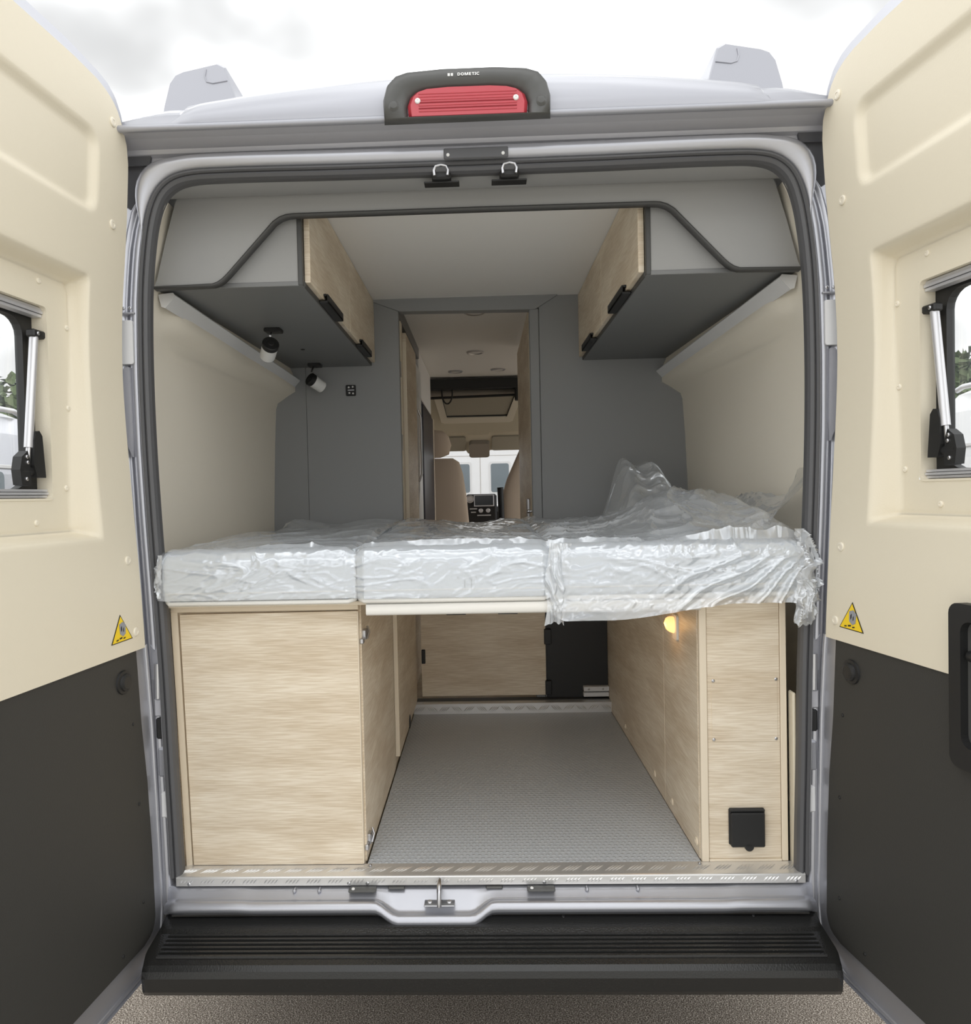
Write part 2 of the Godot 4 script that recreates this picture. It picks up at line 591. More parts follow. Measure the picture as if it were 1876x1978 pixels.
func van() -> void:
	var v := thing("camper_van", "silver camper van seen from behind with both rear doors open", "van", Vector3(0, 0.3, -2.5))
	# outer skin with openings for windscreen and side windows
	var zs := [-0.05, -0.5, -1.2, -2.0, -2.6, -3.0, -3.4, -3.7, -4.0, -4.25, -4.6, -4.95, -5.3, -5.6]
	var pts := PackedVector3Array()
	var nr := BODY.size() * 2 - 1
	for z in zs:
		pts.append_array(PackedVector3Array(shell_ring(z)))
	var keep := PackedByteArray()
	for j in zs.size() - 1:
		for i in nr - 1:
			var mid: Vector3 = (pts[j * nr + i] + pts[j * nr + i + 1] + pts[(j + 1) * nr + i] + pts[(j + 1) * nr + i + 1]) / 4.0
			var hole: bool = (zs[j] <= -4.25 and zs[j] > -4.95 and mid.y > 1.15 and absf(mid.x) < 0.9)
			hole = hole or (absf(mid.x) > 0.88 and zs[j] <= -2.6 and zs[j] > -3.4 and mid.y > 1.35 and mid.y < 1.9)
			# invented opening out of view, like an open sliding door, to light the gangway
			hole = hole or (mid.x > 0.88 and zs[j] <= -2.6 and zs[j] > -3.7 and mid.y > 0.5 and mid.y < 2.15)
			hole = hole or (absf(mid.x) > 0.8 and zs[j] <= -3.7 and zs[j] > -4.6 and mid.y > 1.1 and mid.y < 1.8)
			keep.append(0 if hole else 1)
	part(v, "body_shell", grid(pts, nr, zs.size(), keep), M.silver_paint)
	part(v, "front_panel", face_sheet(shell_ring(-5.6)), M.silver_paint)
	part(v, "underbody", box(S(), Vector3(-0.93, 0.33, -5.5), Vector3(0.93, 0.46, -0.12)), M.black_plastic)
	# rear roof cap, bowed between the corners
	pts = PackedVector3Array()
	var nu := 49
	var prof := [[0.0, 0.070], [0.12, 0.073], [0.3, 0.066], [0.5, 0.052], [0.7, 0.030], [0.85, 0.005], [0.95, -0.02], [1.0, -0.055], [1.0, -0.1], [1.0, -0.3], [0.97, -1.0]]
	for p in prof:
		for i in nu:
			var x := lerpf(-0.715, 0.715, i / (nu - 1.0))
			var u := absf(x) / 0.715
			var h := 2.462 - 0.062 * pow(u, 2.2) - 0.07 * bump(0.93, 1.0, u)
			var z: float = p[1] - 0.05 * bump(0.9, 1.0, u) * p[0]
			pts.append(Vector3(x, lerpf(2.312, h, p[0]), z))
	part(v, "roof_cap", grid(pts, nu, prof.size()), M.roof_white)
	# the lower corner of the roof on either side of the cap
	for s in [-1, 1]:
		var rings := []
		for k in 9:
			var t := k / 8.0
			var x: float = s * (0.60 if k == 0 else lerpf(0.67, 0.90, t))
			rings.append([Vector3(x, 2.312, 0.068 - 0.05 * t * t), Vector3(x, 2.345, 0.06 - 0.06 * t * t), Vector3(x, 2.372 - 0.03 * t * t, 0.03 - 0.06 * t * t), Vector3(x, 2.388 - 0.07 * t * t, -0.02 - 0.03 * t), Vector3(x, 2.39 - 0.08 * t * t, -0.2)])
		part(v, "roof_corner", loft(S(), rings, false, 0), M.roof_white)
	# header: bright lip, gutter, and the flange that carries the seal
	part(v, "roof_lip", run_x(S(), [Vector2(0.055, 2.312), Vector2(0.062, 2.307), Vector2(0.070, 2.306), Vector2(0.075, 2.309), Vector2(0.076, 2.314), Vector2(0.072, 2.320), Vector2(0.06, 2.324)], -0.806, 0.806, false, 0), M.roof_white)
	part(v, "gutter", run_x(S(), [Vector2(-0.002, 2.262), Vector2(-0.018, 2.268), Vector2(-0.024, 2.276), Vector2(-0.024, 2.288), Vector2(-0.012, 2.292), Vector2(-0.006, 2.3), Vector2(0.012, 2.304), Vector2(0.03, 2.308), Vector2(0.062, 2.311)], -0.84, 0.84, false, 1), M.silver_inner)
	part(v, "opening_flange", loft(S(), flange_rings(), false, 0), M.silver_paint)
	var seal := part(v, "door_seal", loft(S(), sweep([[0.002, -0.034], [0.0, -0.014], [0.003, -0.004], [0.009, 0.001], [0.013, -0.001], [0.0145, -0.006], [0.016, -0.001], [0.019, 0.003], [0.023, 0.003], [0.0255, -0.003], [0.026, -0.009], [0.0265, -0.02]]), false, 1), M.rubber, "dark rubber seal around the opening")
	# rear pillars outside the flange, hidden by the doors further out
	for s in [-1, 1]:
		var rings := []
		for k in 41:
			var y := lerpf(0.47, 2.2, k / 40.0)
			var x := seal_x(y)
			var o := table(BODY.map(func(b): return [b[0], b[1]]), y)
			var ring := []
			for w in [[0.022, -0.03], [0.025, -0.018], [0.028, -0.011], [0.033, -0.0065], [0.039, -0.005], [0.045, -0.007], [0.050, -0.012], [0.055, -0.019], [0.059, -0.021], [0.063, -0.018], [0.067, -0.010], [0.072, -0.010], [0.082, -0.03]]:
				ring.append(Vector3(s * (x + w[0]), y, w[1]))
			ring.append(Vector3(s * o, y, -0.032))
			ring.append(Vector3(s * o, y, -0.06))
			rings.append(ring)
		var pillar := part(v, "rear_pillar", loft(S(), rings, false, 0), M.silver_paint)
		pillar_fittings(v, s)
	# top corner covers
	for s in [-1, 1]:
		var st := S()
		prism(st, [Vector2(0.765, 2.300), Vector2(0.855, 2.305), Vector2(0.858, 2.215), Vector2(0.838, 2.176), Vector2(0.812, 2.160), Vector2(0.80, 2.19), Vector2(0.792, 2.225), Vector2(0.772, 2.262)], Vector3(0, 0, -0.028), Vector3(s, 0, 0), Vector3(0, 1, 0), Vector3(0, 0, 0.012))
		part(v, "corner_cover", st, M.rubber)
	roof_fittings(v)
	sill_and_bumper(v)

func flange_rings() -> Array:
	var rings := []
	for q in seal_line:
		var p: Vector2 = q[0]
		var n: Vector2 = q[1]
		var w := lerpf(0.06, 1.0, bump(2.09, 2.19, p.y))
		var flare := exp(-pow((n.angle_to(Vector2(-1.0 if p.x < 0.0 else 1.0, 1.0))) / 0.45, 2.0)) * 0.55
		var r := []
		for k in [[0.0, -0.03], [0.02, -0.008], [0.12, 0.004], [0.3, 0.011], [0.55, 0.014], [0.8, 0.012], [0.95, 0.004], [1.0, -0.006], [1.05, -0.026]]:
			var e: float = 0.0225 + k[0] * (0.036 * (w + flare * (1.0 if p.y > 2.1 else 0.0)))
			var c := p + n * e
			r.append(Vector3(c.x, c.y, k[1] - 0.012 * (1.0 - w)))
		rings.append(r)
	return rings

func face_sheet(ring: Array) -> SurfaceTool:
	var st := S()
	for i in ring.size() / 2:
		var a: Vector3 = ring[i]
		var b: Vector3 = ring[i + 1]
		face(st, [a, b, Vector3(-b.x, b.y, b.z), Vector3(-a.x, a.y, a.z)], Vector3(0, 0, -1))
	return st

func pillar_fittings(v: Node3D, s: int) -> void:
	# upper hinge plate, its two screws, and the drawn strip below
	var st := S()
	prism(st, round_rect(0.816, 1.792, 0.853, 1.896, 0.005), Vector3(0, 0, -0.02), Vector3(s, 0, 0), Vector3(0, 1, 0), Vector3(0, 0, 0.022))
	var plate := part(v, "upper_hinge", st, M.rail_grey, "light grey upper hinge plate")
	part(plate, "hinge_knuckle", tube(S(), [Vector3(s * 0.852, 1.80, 0.008), Vector3(s * 0.852, 1.885, 0.008)], 0.007), M.silver_paint)
	for x in [0.822, 0.838]:
		part_at(plate, "screw", small_screw, M.steel, aim(Vector3(s * x, 1.925, 0.0), Vector3(0, 0, 1)))
	st = S()
	box(st, Vector3(s * 0.812, 1.912, -0.02), Vector3(s * 0.85, 1.915, 0.001))
	part(v, "pillar_joint", st, M.silver_inner)
	# concave dark reveal below the hinge
	st = S()
	prism(st, [Vector2(0.829, 1.785), Vector2(0.842, 1.785), Vector2(0.846, 1.7), Vector2(0.84, 1.60), Vector2(0.828, 1.57), Vector2(0.826, 1.62)], Vector3(0, 0, -0.016), Vector3(s, 0, 0), Vector3(0, 1, 0), Vector3(0, 0, 0.014))
	part(v, "pillar_reveal", st, M.silver_inner)
	# lower hinge with its arm and dark rubber stop
	st = S()
	prism(st, [Vector2(0.776, 1.03), Vector2(0.80, 1.03), Vector2(0.80, 1.115), Vector2(0.79, 1.10), Vector2(0.776, 1.118)], Vector3(0, 0, -0.014), Vector3(s, 0, 0), Vector3(0, 1, 0), Vector3(0, 0, 0.010))
	var low := part(v, "lower_hinge", st, M.silver_paint, "lower hinge of the rear door")
	part(low, "hinge_pin", tube(S(), [Vector3(s * 0.784, 0.985, -0.002), Vector3(s * 0.784, 1.07, -0.002)], 0.007), M.steel)
	part(low, "hinge_arm", box(S(), Vector3(s * 0.774, 0.94, -0.014), Vector3(s * 0.795, 0.985, 0.0), 0.004), M.silver_inner)
	part(low, "rubber_stop", box(S(), Vector3(s * 0.772, 0.885, -0.014), Vector3(s * 0.792, 0.937, -0.001), 0.004), M.black_plastic)
	part(low, "hinge_foot", box(S(), Vector3(s * 0.770, 0.79, -0.018), Vector3(s * 0.792, 0.865, -0.002), 0.006), M.silver_paint)
	part(low, "hinge_bracket", box(S(), Vector3(s * 0.768, 0.69, -0.018), Vector3(s * 0.788, 0.755, -0.003), 0.005), M.rail_grey)

func roof_fittings(v: Node3D) -> void:
	# roof rail end caps
	for s in [-1, 1]:
		var a := [Vector3(0.803, 2.34, -0.130), Vector3(0.578, 2.34, -0.130), Vector3(0.597, 2.480, -0.158), Vector3(0.634, 2.590, -0.180), Vector3(0.654, 2.602, -0.1824), Vector3(0.745, 2.582, -0.1784), Vector3(0.766, 2.572, -0.1764), Vector3(0.780, 2.548, -0.1716), Vector3(0.791, 2.48, -0.158)]
		var rings := []
		for k in [0, 1, 2, 3]:
			var ring := []
			for p in a:
				var mid := Vector3(0.70, 2.47, 0)
				var q: Vector3 = p
				if k == 0:
					q = Vector3(mid.x, mid.y, p.z) + (Vector3(p.x, p.y, p.z) - Vector3(mid.x, mid.y, p.z)) * 0.955 + Vector3(0, 0, 0.008)
				q.z -= [0.0, 0.0, 0.5, 0.7][k]
				if k == 3:
					q.y = 2.40 + (q.y - 2.40) * 0.3
				ring.append(Vector3(q.x * s, q.y, q.z))
			rings.append(ring)
		var cap := part(v, "rail_end_cap", loft(S(), rings, true, 1, true), M.roof_white, "pale grey plastic cap at the roof edge")
		# the raised corner line on the cap
		var line := []
		for p in [Vector3(0.684, 2.588, -0.1796), Vector3(0.686, 2.568, -0.1756), Vector3(0.680, 2.552, -0.1724), Vector3(0.664, 2.547, -0.1714), Vector3(0.626, 2.553, -0.1726)]:
			line.append(Vector3(p.x * s, p.y - 0.006, p.z + 0.0092))
		part(cap, "rib", tube(S(), line, 0.002, 6), M.roof_white)
	# high brake light
	var arch := [Vector2(-0.190, 2.299), Vector2(-0.192, 2.345), Vector2(-0.184, 2.375), Vector2(-0.166, 2.394), Vector2(-0.14, 2.402), Vector2(-0.06, 2.407), Vector2(0.06, 2.407), Vector2(0.13, 2.402), Vector2(0.158, 2.393), Vector2(0.174, 2.373), Vector2(0.181, 2.345), Vector2(0.180, 2.300)]
	var lens := [Vector2(-0.137, 2.303), Vector2(-0.139, 2.33), Vector2(-0.132, 2.349), Vector2(-0.12, 2.360), Vector2(-0.10, 2.366), Vector2(-0.05, 2.369), Vector2(0.05, 2.369), Vector2(0.09, 2.366), Vector2(0.112, 2.36), Vector2(0.126, 2.348), Vector2(0.132, 2.33), Vector2(0.130, 2.303)]
	var st := S()
	var ringed := []
	for q in [[1.01, 0.066, 0.0], [1.0, 0.082, 0.0], [0.975, 0.094, 0.0]]:
		var ring := []
		for p in arch:
			ring.append(Vector3(-0.004 + (p.x + 0.004) * q[0], 2.302 + (p.y - 2.30) * q[0] * 0.99, q[1]))
		ringed.append(ring)
	var inner := []
	for k in arch.size():
		inner.append(Vector3(lerpf(lens[k].x, arch[k].x, 0.25), lerpf(lens[k].y, arch[k].y, 0.25), 0.096))
	ringed.append(inner)
	var sunk := []
	for k in arch.size():
		sunk.append(Vector3(lens[k].x, lens[k].y, 0.078))
	ringed.append(sunk)
	loft(st, ringed, true, 0)
	var lamp := part(v, "brake_light_housing", st, M.lamp_grey, "dark grey housing of the high brake light")
	for s in [-1, 1]:
		part(lamp, "pivot_cover", rev(S(), aim(Vector3(-0.004 + s * 0.163, 2.328, 0.090), Vector3(0, 0.1, 1)), [Vector2(0.014, -0.01), Vector2(0.013, 0.004), Vector2(0.008, 0.009), Vector2(0, 0.0105)], 16), M.lamp_grey)
	st = S()
	var front := []
	var back := []
	var edge := []
	for p in lens:
		var q := Vector2(-0.003, 2.337) + (Vector2(p.x, p.y) - Vector2(-0.003, 2.337)) * 0.985
		var q2 := Vector2(-0.003, 2.337) + (Vector2(p.x, p.y) - Vector2(-0.003, 2.337)) * 0.93
		back.append(Vector3(q.x, q.y, 0.072))
		edge.append(Vector3(q.x, q.y, 0.086))
		front.append(Vector3(q2.x, q2.y, 0.092))
	loft(st, [back, edge, front], true, 0, true)
	var glass := part(lamp, "lens", st, M.red_lens, "red brake light lens")
	for k in 7:
		var y := 2.3135 + k * 0.0064
		part(glass, "lens_rib", box(S(), Vector3(-0.112, y, 0.0905), Vector3(0.106, y + 0.0032, 0.0934), 0.001), M.red_lens_dark if k in [1, 3] else M.red_lens)
	for x in [-0.114, 0.104]:
		part_at(glass, "screw", screw_mesh, M.white_metal, aim(Vector3(x, 2.338, 0.093), Vector3(0, 0, 1)))
	var t := TextMesh.new()
	t.text = "DOMETIC"
	var font := SystemFont.new()
	font.font_names = PackedStringArray(["Droid Sans"])
	font.font_weight = 700
	t.font = font
	t.font_size = 16
	t.pixel_size = 0.00068
	t.depth = 0.0006
	part_at(lamp, "lettering", t, M.white_metal, Transform3D(Basis(Vector3.RIGHT, deg_to_rad(-20.0)), Vector3(0.0, 2.391, 0.0965)))
	var mark := S()
	for k in 2:
		box(mark, Vector3(-0.046 + k * 0.007, 2.388, 0.095), Vector3(-0.041 + k * 0.007, 2.394, 0.0968))
	part(lamp, "emblem", mark, M.white_metal)
	# latch hooks under the header and the dark plate between them
	for x in [-0.070, 0.091]:
		var hook := part(v, "latch_striker", box(S(), Vector3(x - 0.023, 2.210, -0.04), Vector3(x + 0.023, 2.238, -0.008), 0.004), M.black_plastic, "black door latch striker")
		var bow := []
		for p in [[-0.015, 2.214], [-0.017, 2.226], [-0.013, 2.236], [0.0, 2.239], [0.013, 2.236], [0.017, 2.226], [0.015, 2.214]]:
			bow.append(Vector3(x + p[0], p[1], -0.002))
		part(hook, "striker_bow", tube(S(), bow, 0.004, 8), M.steel)
		part(hook, "striker_base", box(S(), Vector3(x - 0.042, 2.206, -0.05), Vector3(x + 0.042, 2.210, -0.022), 0.001), M.black_plastic)
	var dark := part(v, "header_plate", box(S(), Vector3(-0.062, 2.243, 0.012), Vector3(0.088, 2.268, 0.018), 0.002), M.rubber)
	for x in [-0.052, 0.076]:
		part_at(dark, "screw", small_screw, M.white_metal, aim(Vector3(x, 2.252, 0.018), Vector3(0, 0, 1)))

func sill_dip(x: float) -> float:
	return bump(-0.265, -0.205, x) * (1.0 - bump(-0.035, 0.02, x))

func sill_and_bumper(v: Node3D) -> void:
	# painted sill: level shelf, rounded bead, dropped in the middle round the striker
	var prof := [[-0.06, 0.520], [-0.012, 0.521], [0.0, 0.521], [0.012, 0.516], [0.024, 0.507], [0.031, 0.506], [0.040, 0.508], [0.048, 0.505], [0.053, 0.498], [0.053, 0.490], [0.048, 0.483], [0.036, 0.478], [0.03, 0.470]]
	var pts := PackedVector3Array()
	var nu := 121
	for k in prof.size():
		for i in nu:
			var x := lerpf(-0.775, 0.775, i / (nu - 1.0))
			var d := sill_dip(x)
			var w := clampf((k - 1) / 4.0, 0.0, 1.0)
			var e := bump(0.745, 0.775, absf(x))
			pts.append(Vector3(x, prof[k][1] - 0.026 * d * w - 0.02 * e * w + 0.002 * bump(0.55, 0.6, absf(x)), prof[k][0] + 0.010 * d * w - 0.03 * e * w))
	part(v, "rear_sill", grid(pts, nu, prof.size()), M.silver_paint)
	# striker in the dip
	var plate := part(v, "sill_striker", box(S(), Vector3(-0.146, 0.497, 0.01), Vector3(-0.074, 0.500, 0.046), 0.001), M.steel, "steel latch striker on the sill")
	for x in [-0.133, -0.087]:
		part_at(plate, "bolt", screw_mesh, M.steel, aim(Vector3(x, 0.5, 0.03), Vector3(0, 1, 0.5)))
	var bow := []
	for p in [[0.498, 0.046], [0.53, 0.044], [0.542, 0.034], [0.542, 0.01], [0.536, 0.0]]:
		bow.append(Vector3(-0.110, p[0], p[1]))
	part(plate, "striker_bow", tube(S(), bow, 0.0055, 10), M.steel)
	for x in [-0.295, 0.131]:
		var b := part(v, "sill_bracket", box(S(), Vector3(x - 0.033, 0.520, 0.004), Vector3(x + 0.033, 0.5255, 0.026), 0.002, Transform3D(Basis(), Vector3.ZERO)), M.lamp_grey)
		part_at(b, "screw", small_screw, M.white_metal, aim(Vector3(x - 0.022, 0.5255, 0.018), Vector3(0, 1, 0.4)))
	for x in [-0.215, 0.02]:
		part(v, "drain_hole", box(S(), Vector3(x - 0.02, 0.519, -0.002), Vector3(x + 0.02, 0.5235, 0.010), 0.004), M.lamp_grey)
	for x in [-0.46, -0.40, 0.24, 0.36]:
		part(v, "sill_rib", box(S(), Vector3(x - 0.004, 0.515, -0.002), Vector3(x + 0.004, 0.5235, 0.018), 0.003), M.silver_paint)
	# bumper with a stepped tread
	var bp := [Vector2(-0.02, 0.40), Vector2(0.02, 0.452), Vector2(0.030, 0.468), Vector2(0.044, 0.470), Vector2(0.072, 0.463), Vector2(0.082, 0.458), Vector2(0.160, 0.447), Vector2(0.172, 0.443), Vector2(0.181, 0.434), Vector2(0.184, 0.42), Vector2(0.180, 0.388), Vector2(0.172, 0.376), Vector2(0.10, 0.372), Vector2(-0.02, 0.372)]
	var rings := []
	for q in [[-0.768, 0.9], [-0.755, 1.0], [-0.74, 1.0], [0.74, 1.0], [0.755, 1.0], [0.768, 0.9]]:
		var ring := []
		for p in bp:
			ring.append(Vector3(q[0], p.y, p.x * q[1] - (0.02 if q[1] < 1 else 0.0)))
		rings.append(ring)
	var bumper := part(v, "rear_bumper", loft(S(), rings, true, 1, true), M.bumper_plastic, "black plastic rear bumper with a ribbed step")
	for k in 6:
		var z := 0.090 + k * 0.0125
		var y := 0.4565 - (z - 0.085) * 0.14
		var st := S()
		run_x(st, [Vector2(z - 0.0042, y - 0.002), Vector2(z - 0.0026, y + 0.0056), Vector2(z + 0.0026, y + 0.0052), Vector2(z + 0.0042, y - 0.003)], -0.735, 0.735, true, 1, true)
		part(bumper, "tread_rib", st, M.bumper_plastic)
	for x in [-0.20, 0.18, 0.62]:
		part_at(bumper, "clip", small_screw, M.black_plastic, aim(Vector3(x, 0.470, 0.04), Vector3(0, 1, 0.3)))

# ------------------------------------------------------------------ inside of the van
func interior_shell() -> void:
	for s in [-1, 1]:
		var ny := 70
		var zs := [-0.026, -0.045, -0.07, -0.095, -0.12, -0.15, -0.19, -0.22, -0.25, -0.28, -0.31, -0.35, -0.4, -0.6, -0.9, -1.2, -1.42]
		var pts := PackedVector3Array()
		for z in zs:
			for k in ny:
				var y := lerpf(0.545, 2.235, k / (ny - 1.0))
				if k > 20:
					y = lerpf(1.05, 2.235, (k - 20) / (ny - 21.0))
				else:
					y = lerpf(0.545, 1.05, k / 20.0)
				var far := lerpf(smooth_table(WALL, y, 0.03), table(LEDGE, y - 0.030 * (1.0 - clampf((-0.2 - z) / 1.175, 0.0, 1.0))) + 0.036 * (1.0 - clampf((-0.2 - z) / 1.175, 0.0, 1.0)) * bump(1.86, 1.95, y), bump(-0.2, -0.33, z))
				var near := minf(seal_x(y) + 0.004, 0.80)
				if y > 2.2:
					near = 0.735
				pts.append(Vector3(s * lerpf(near, far, bump(-0.026, -0.13, z)), y, z))
		struct("wall_left" if s < 0 else "wall_right", grid(pts, ny, zs.size()), M.wall_cloth, "cream textured side lining beside the bed, " + ("left" if s < 0 else "right"))
	# cargo floor and living floor
	struct("floor", box(S(), Vector3(-0.295, 0.50, -1.30), Vector3(0.532, 0.545, -0.058), 0.001), M.pvc_floor, "grey dimpled cargo floor under the bed")
	struct("floor", box(S(), Vector3(-0.95, 0.46, -4.8), Vector3(0.95, 0.55, -1.33)), M.oak, "floor of the living area")
	struct("floor", box(S(), Vector3(-0.93, 0.46, -1.33), Vector3(0.93, 0.515, -0.04)), M.grey_laminate, "floor board below the cupboards")
	struct("ceiling", box(S(), Vector3(-0.86, 2.300, -1.40), Vector3(0.86, 2.33, -0.06)), M.ceiling_white, "off-white ceiling above the bed")
	var living := struct("ceiling", box(S(), Vector3(-0.86, 2.300, -3.50), Vector3(0.86, 2.33, -1.40)), M.ceiling_white, "off-white ceiling of the gangway")
	for p in [Vector2(-0.011, -2.55), Vector2(-0.15, -3.19), Vector2(0.136, -3.155), Vector2(-0.005, -1.62)]:
		var spot := part(living, "ceiling_spot", rev(S(), Transform3D(Basis(Vector3.RIGHT, PI), Vector3(p.x, 2.3, p.y)), [Vector2(0.05, 0), Vector2(0.05, 0.006), Vector2(0.042, 0.009), Vector2(0.036, 0.005)], 24), M.steel)
		part(spot, "spot_glass", rev(S(), Transform3D(Basis(Vector3.RIGHT, PI), Vector3(p.x, 2.3, p.y)), [Vector2(0.036, 0.005), Vector2(0.02, 0.006), Vector2(0, 0.006)], 24), M.white_metal)
	# headliner strip and the arched board behind the seal
	var rings := []
	for x in [-0.78, 0.78]:
		rings.append([Vector3(x, 2.228, -0.018), Vector3(x, 2.226, -0.05), Vector3(x, 2.232, -0.12), Vector3(x, 2.245, -0.158)])
	struct("trim_1", loft(S(), rings, false, 0), M.grey_felt, "grey headliner strip behind the door seal")
	var half := [Vector2(0.0, 2.194), Vector2(0.46, 2.193), Vector2(0.478, 2.1915), Vector2(0.495, 2.186), Vector2(0.512, 2.175), Vector2(0.636, 2.044), Vector2(0.648, 2.033), Vector2(0.66, 2.025), Vector2(0.675, 2.020), Vector2(0.83, 2.017)]
	var poly := []
	for k in range(half.size() - 1, 0, -1):
		poly.append(Vector2(-half[k].x, half[k].y))
	for p in half:
		poly.append(p)
	var low := poly.duplicate()
	for p in [Vector2(0.822, 2.035), Vector2(0.795, 2.14), Vector2(0.768, 2.232), Vector2(0.75, 2.262), Vector2(-0.75, 2.262), Vector2(-0.768, 2.232), Vector2(-0.795, 2.14), Vector2(-0.822, 2.035)]:
		poly.append(p)
	var board := struct("trim_2", prism(S(), poly, Vector3(0, 0, -0.168), Vector3.RIGHT, Vector3.UP, Vector3(0, 0, 0.016)), M.grey_felt, "grey arched board framing the view under the roof")
	rings = []
	for i in low.size():
		var a: Vector2 = low[max(i - 1, 0)]
		var b: Vector2 = low[min(i + 1, low.size() - 1)]
		var t := (b - a).normalized()
		var n := Vector2(-t.y, t.x)
		var p: Vector2 = low[i]
		var ring := []
		for q in [[0.002, -0.151], [0.002, -0.147], [-0.004, -0.146], [-0.005, -0.170], [0.002, -0.170]]:
			ring.append(Vector3(p.x + n.x * q[0], p.y + n.y * q[0], q[1]))
		rings.append(ring)
	part(board, "edge_band", loft(S(), rings, true, 0), M.grey_edge)
	# bulkhead between bed and living area
	for q in [["left", -0.90, -0.735], ["left", -0.7335, -0.330], ["right", 0.268, 0.90]]:
		struct("wall_back", box(S(), Vector3(q[1], 0.52, -1.415), Vector3(q[2], 2.305, -1.38 - (0.003 if q[1] < -0.8 else 0.0)), 0.001), M.bulkhead_grey, "grey bulkhead panel behind the bed, %s of the gangway" % q[0] + (", narrow outer strip" if q[1] < -0.8 else ""))
	struct("trim_3", box(S(), Vector3(0.2265, 0.52, -1.42), Vector3(0.2665, 2.245, -1.376), 0.003), M.bulkhead_grey, "narrow grey door post right of the gangway")
	struct("trim_4", prism(S(), [Vector2(-0.44, 2.305), Vector2(-0.438, 2.292), Vector2(-0.322, 2.247), Vector2(0.25, 2.240), Vector2(0.345, 2.297), Vector2(0.347, 2.305)], Vector3(0, 0, -1.42), Vector3.RIGHT, Vector3.UP, Vector3(0, 0, 0.052)), M.bulkhead_grey, "grey bevelled lintel over the gangway")
	# tread plate strips
	tread_strip("trim_5", -0.752, 0.757, [Vector2(-0.062, 0.546), Vector2(-0.002, 0.5485), Vector2(0.001, 0.5475), Vector2(0.002, 0.545), Vector2(0.002, 0.526)], 2, "aluminium tread plate strip along the sill")
	tread_strip("trim_6", -0.294, 0.532, [Vector2(-1.335, 0.588), Vector2(-1.302, 0.588), Vector2(-1.299, 0.586), Vector2(-1.298, 0.545)], 0, "aluminium tread plate riser at the end of the cargo floor")

func tread_strip(called: String, x0: float, x1: float, prof: Array, mode: int, label: String) -> void:
	var o := struct(called, run_x(S(), prof, x0, x1, false, 1), M.tread_plate, label)
	var st := S()
	# raised tread bars in slanting groups of three, on the upright face and on the top
	var faces := []
	if mode == 2:
		faces = [[Vector3(0, 0.5365, 0.002), Vector3(0, 1, 0), Vector3(0, 0, 1), 0.018], [Vector3(0, 0.5475, -0.03), Vector3(0, 0, -1), Vector3(0, 1, 0), 0.05]]
	else:
		faces = [[Vector3(0, 0.566, -1.298), Vector3(0, 1, 0), Vector3(0, 0, 1), 0.038]]
	for f in faces:
		var x := x0 + 0.012
		var g := 0
		while x < x1 - 0.02:
			var lean := 1.0 if g % 2 == 0 else -1.0
			if mode == 2:
				lean = 1.0
			for k in 4:
				var c: Vector3 = f[0] + Vector3(x + k * 0.0085, 0, 0)
				var along: Vector3 = (Vector3(lean, 0, 0) + f[1]).normalized()
				var across: Vector3 = along.cross(f[2]).normalized()
				var l: float = f[3] * 0.46
				var up: Vector3 = f[2]
				var tip := [c - along * l, c + across * 0.0024, c + along * l, c - across * 0.0024]
				var peak: Vector3 = c + up * 0.0024
				for e in 4:
					face(st, [tip[e], tip[(e + 1) % 4], peak], (tip[e] + tip[(e + 1) % 4]) * 0.5 - c + up * 0.01)
			x += 0.052
			g += 1
	var bars := part(o, "tread_bars", st, M.tread_plate)
	bars.set_meta("kind", "stuff")
	if mode == 2:
		for x in [-0.72, -0.33, -0.285, 0.14, 0.735]:
			part_at(o, "rivet", small_screw, M.steel, aim(Vector3(x, 0.531, 0.002), Vector3(0, 0, 1)))
	for x in ([-0.286, 0.524] if mode == 2 else []):
		part_at(o, "rivet", small_screw, M.steel, aim(Vector3(x, 0.5485, -0.05), Vector3(0, 1, 0)))

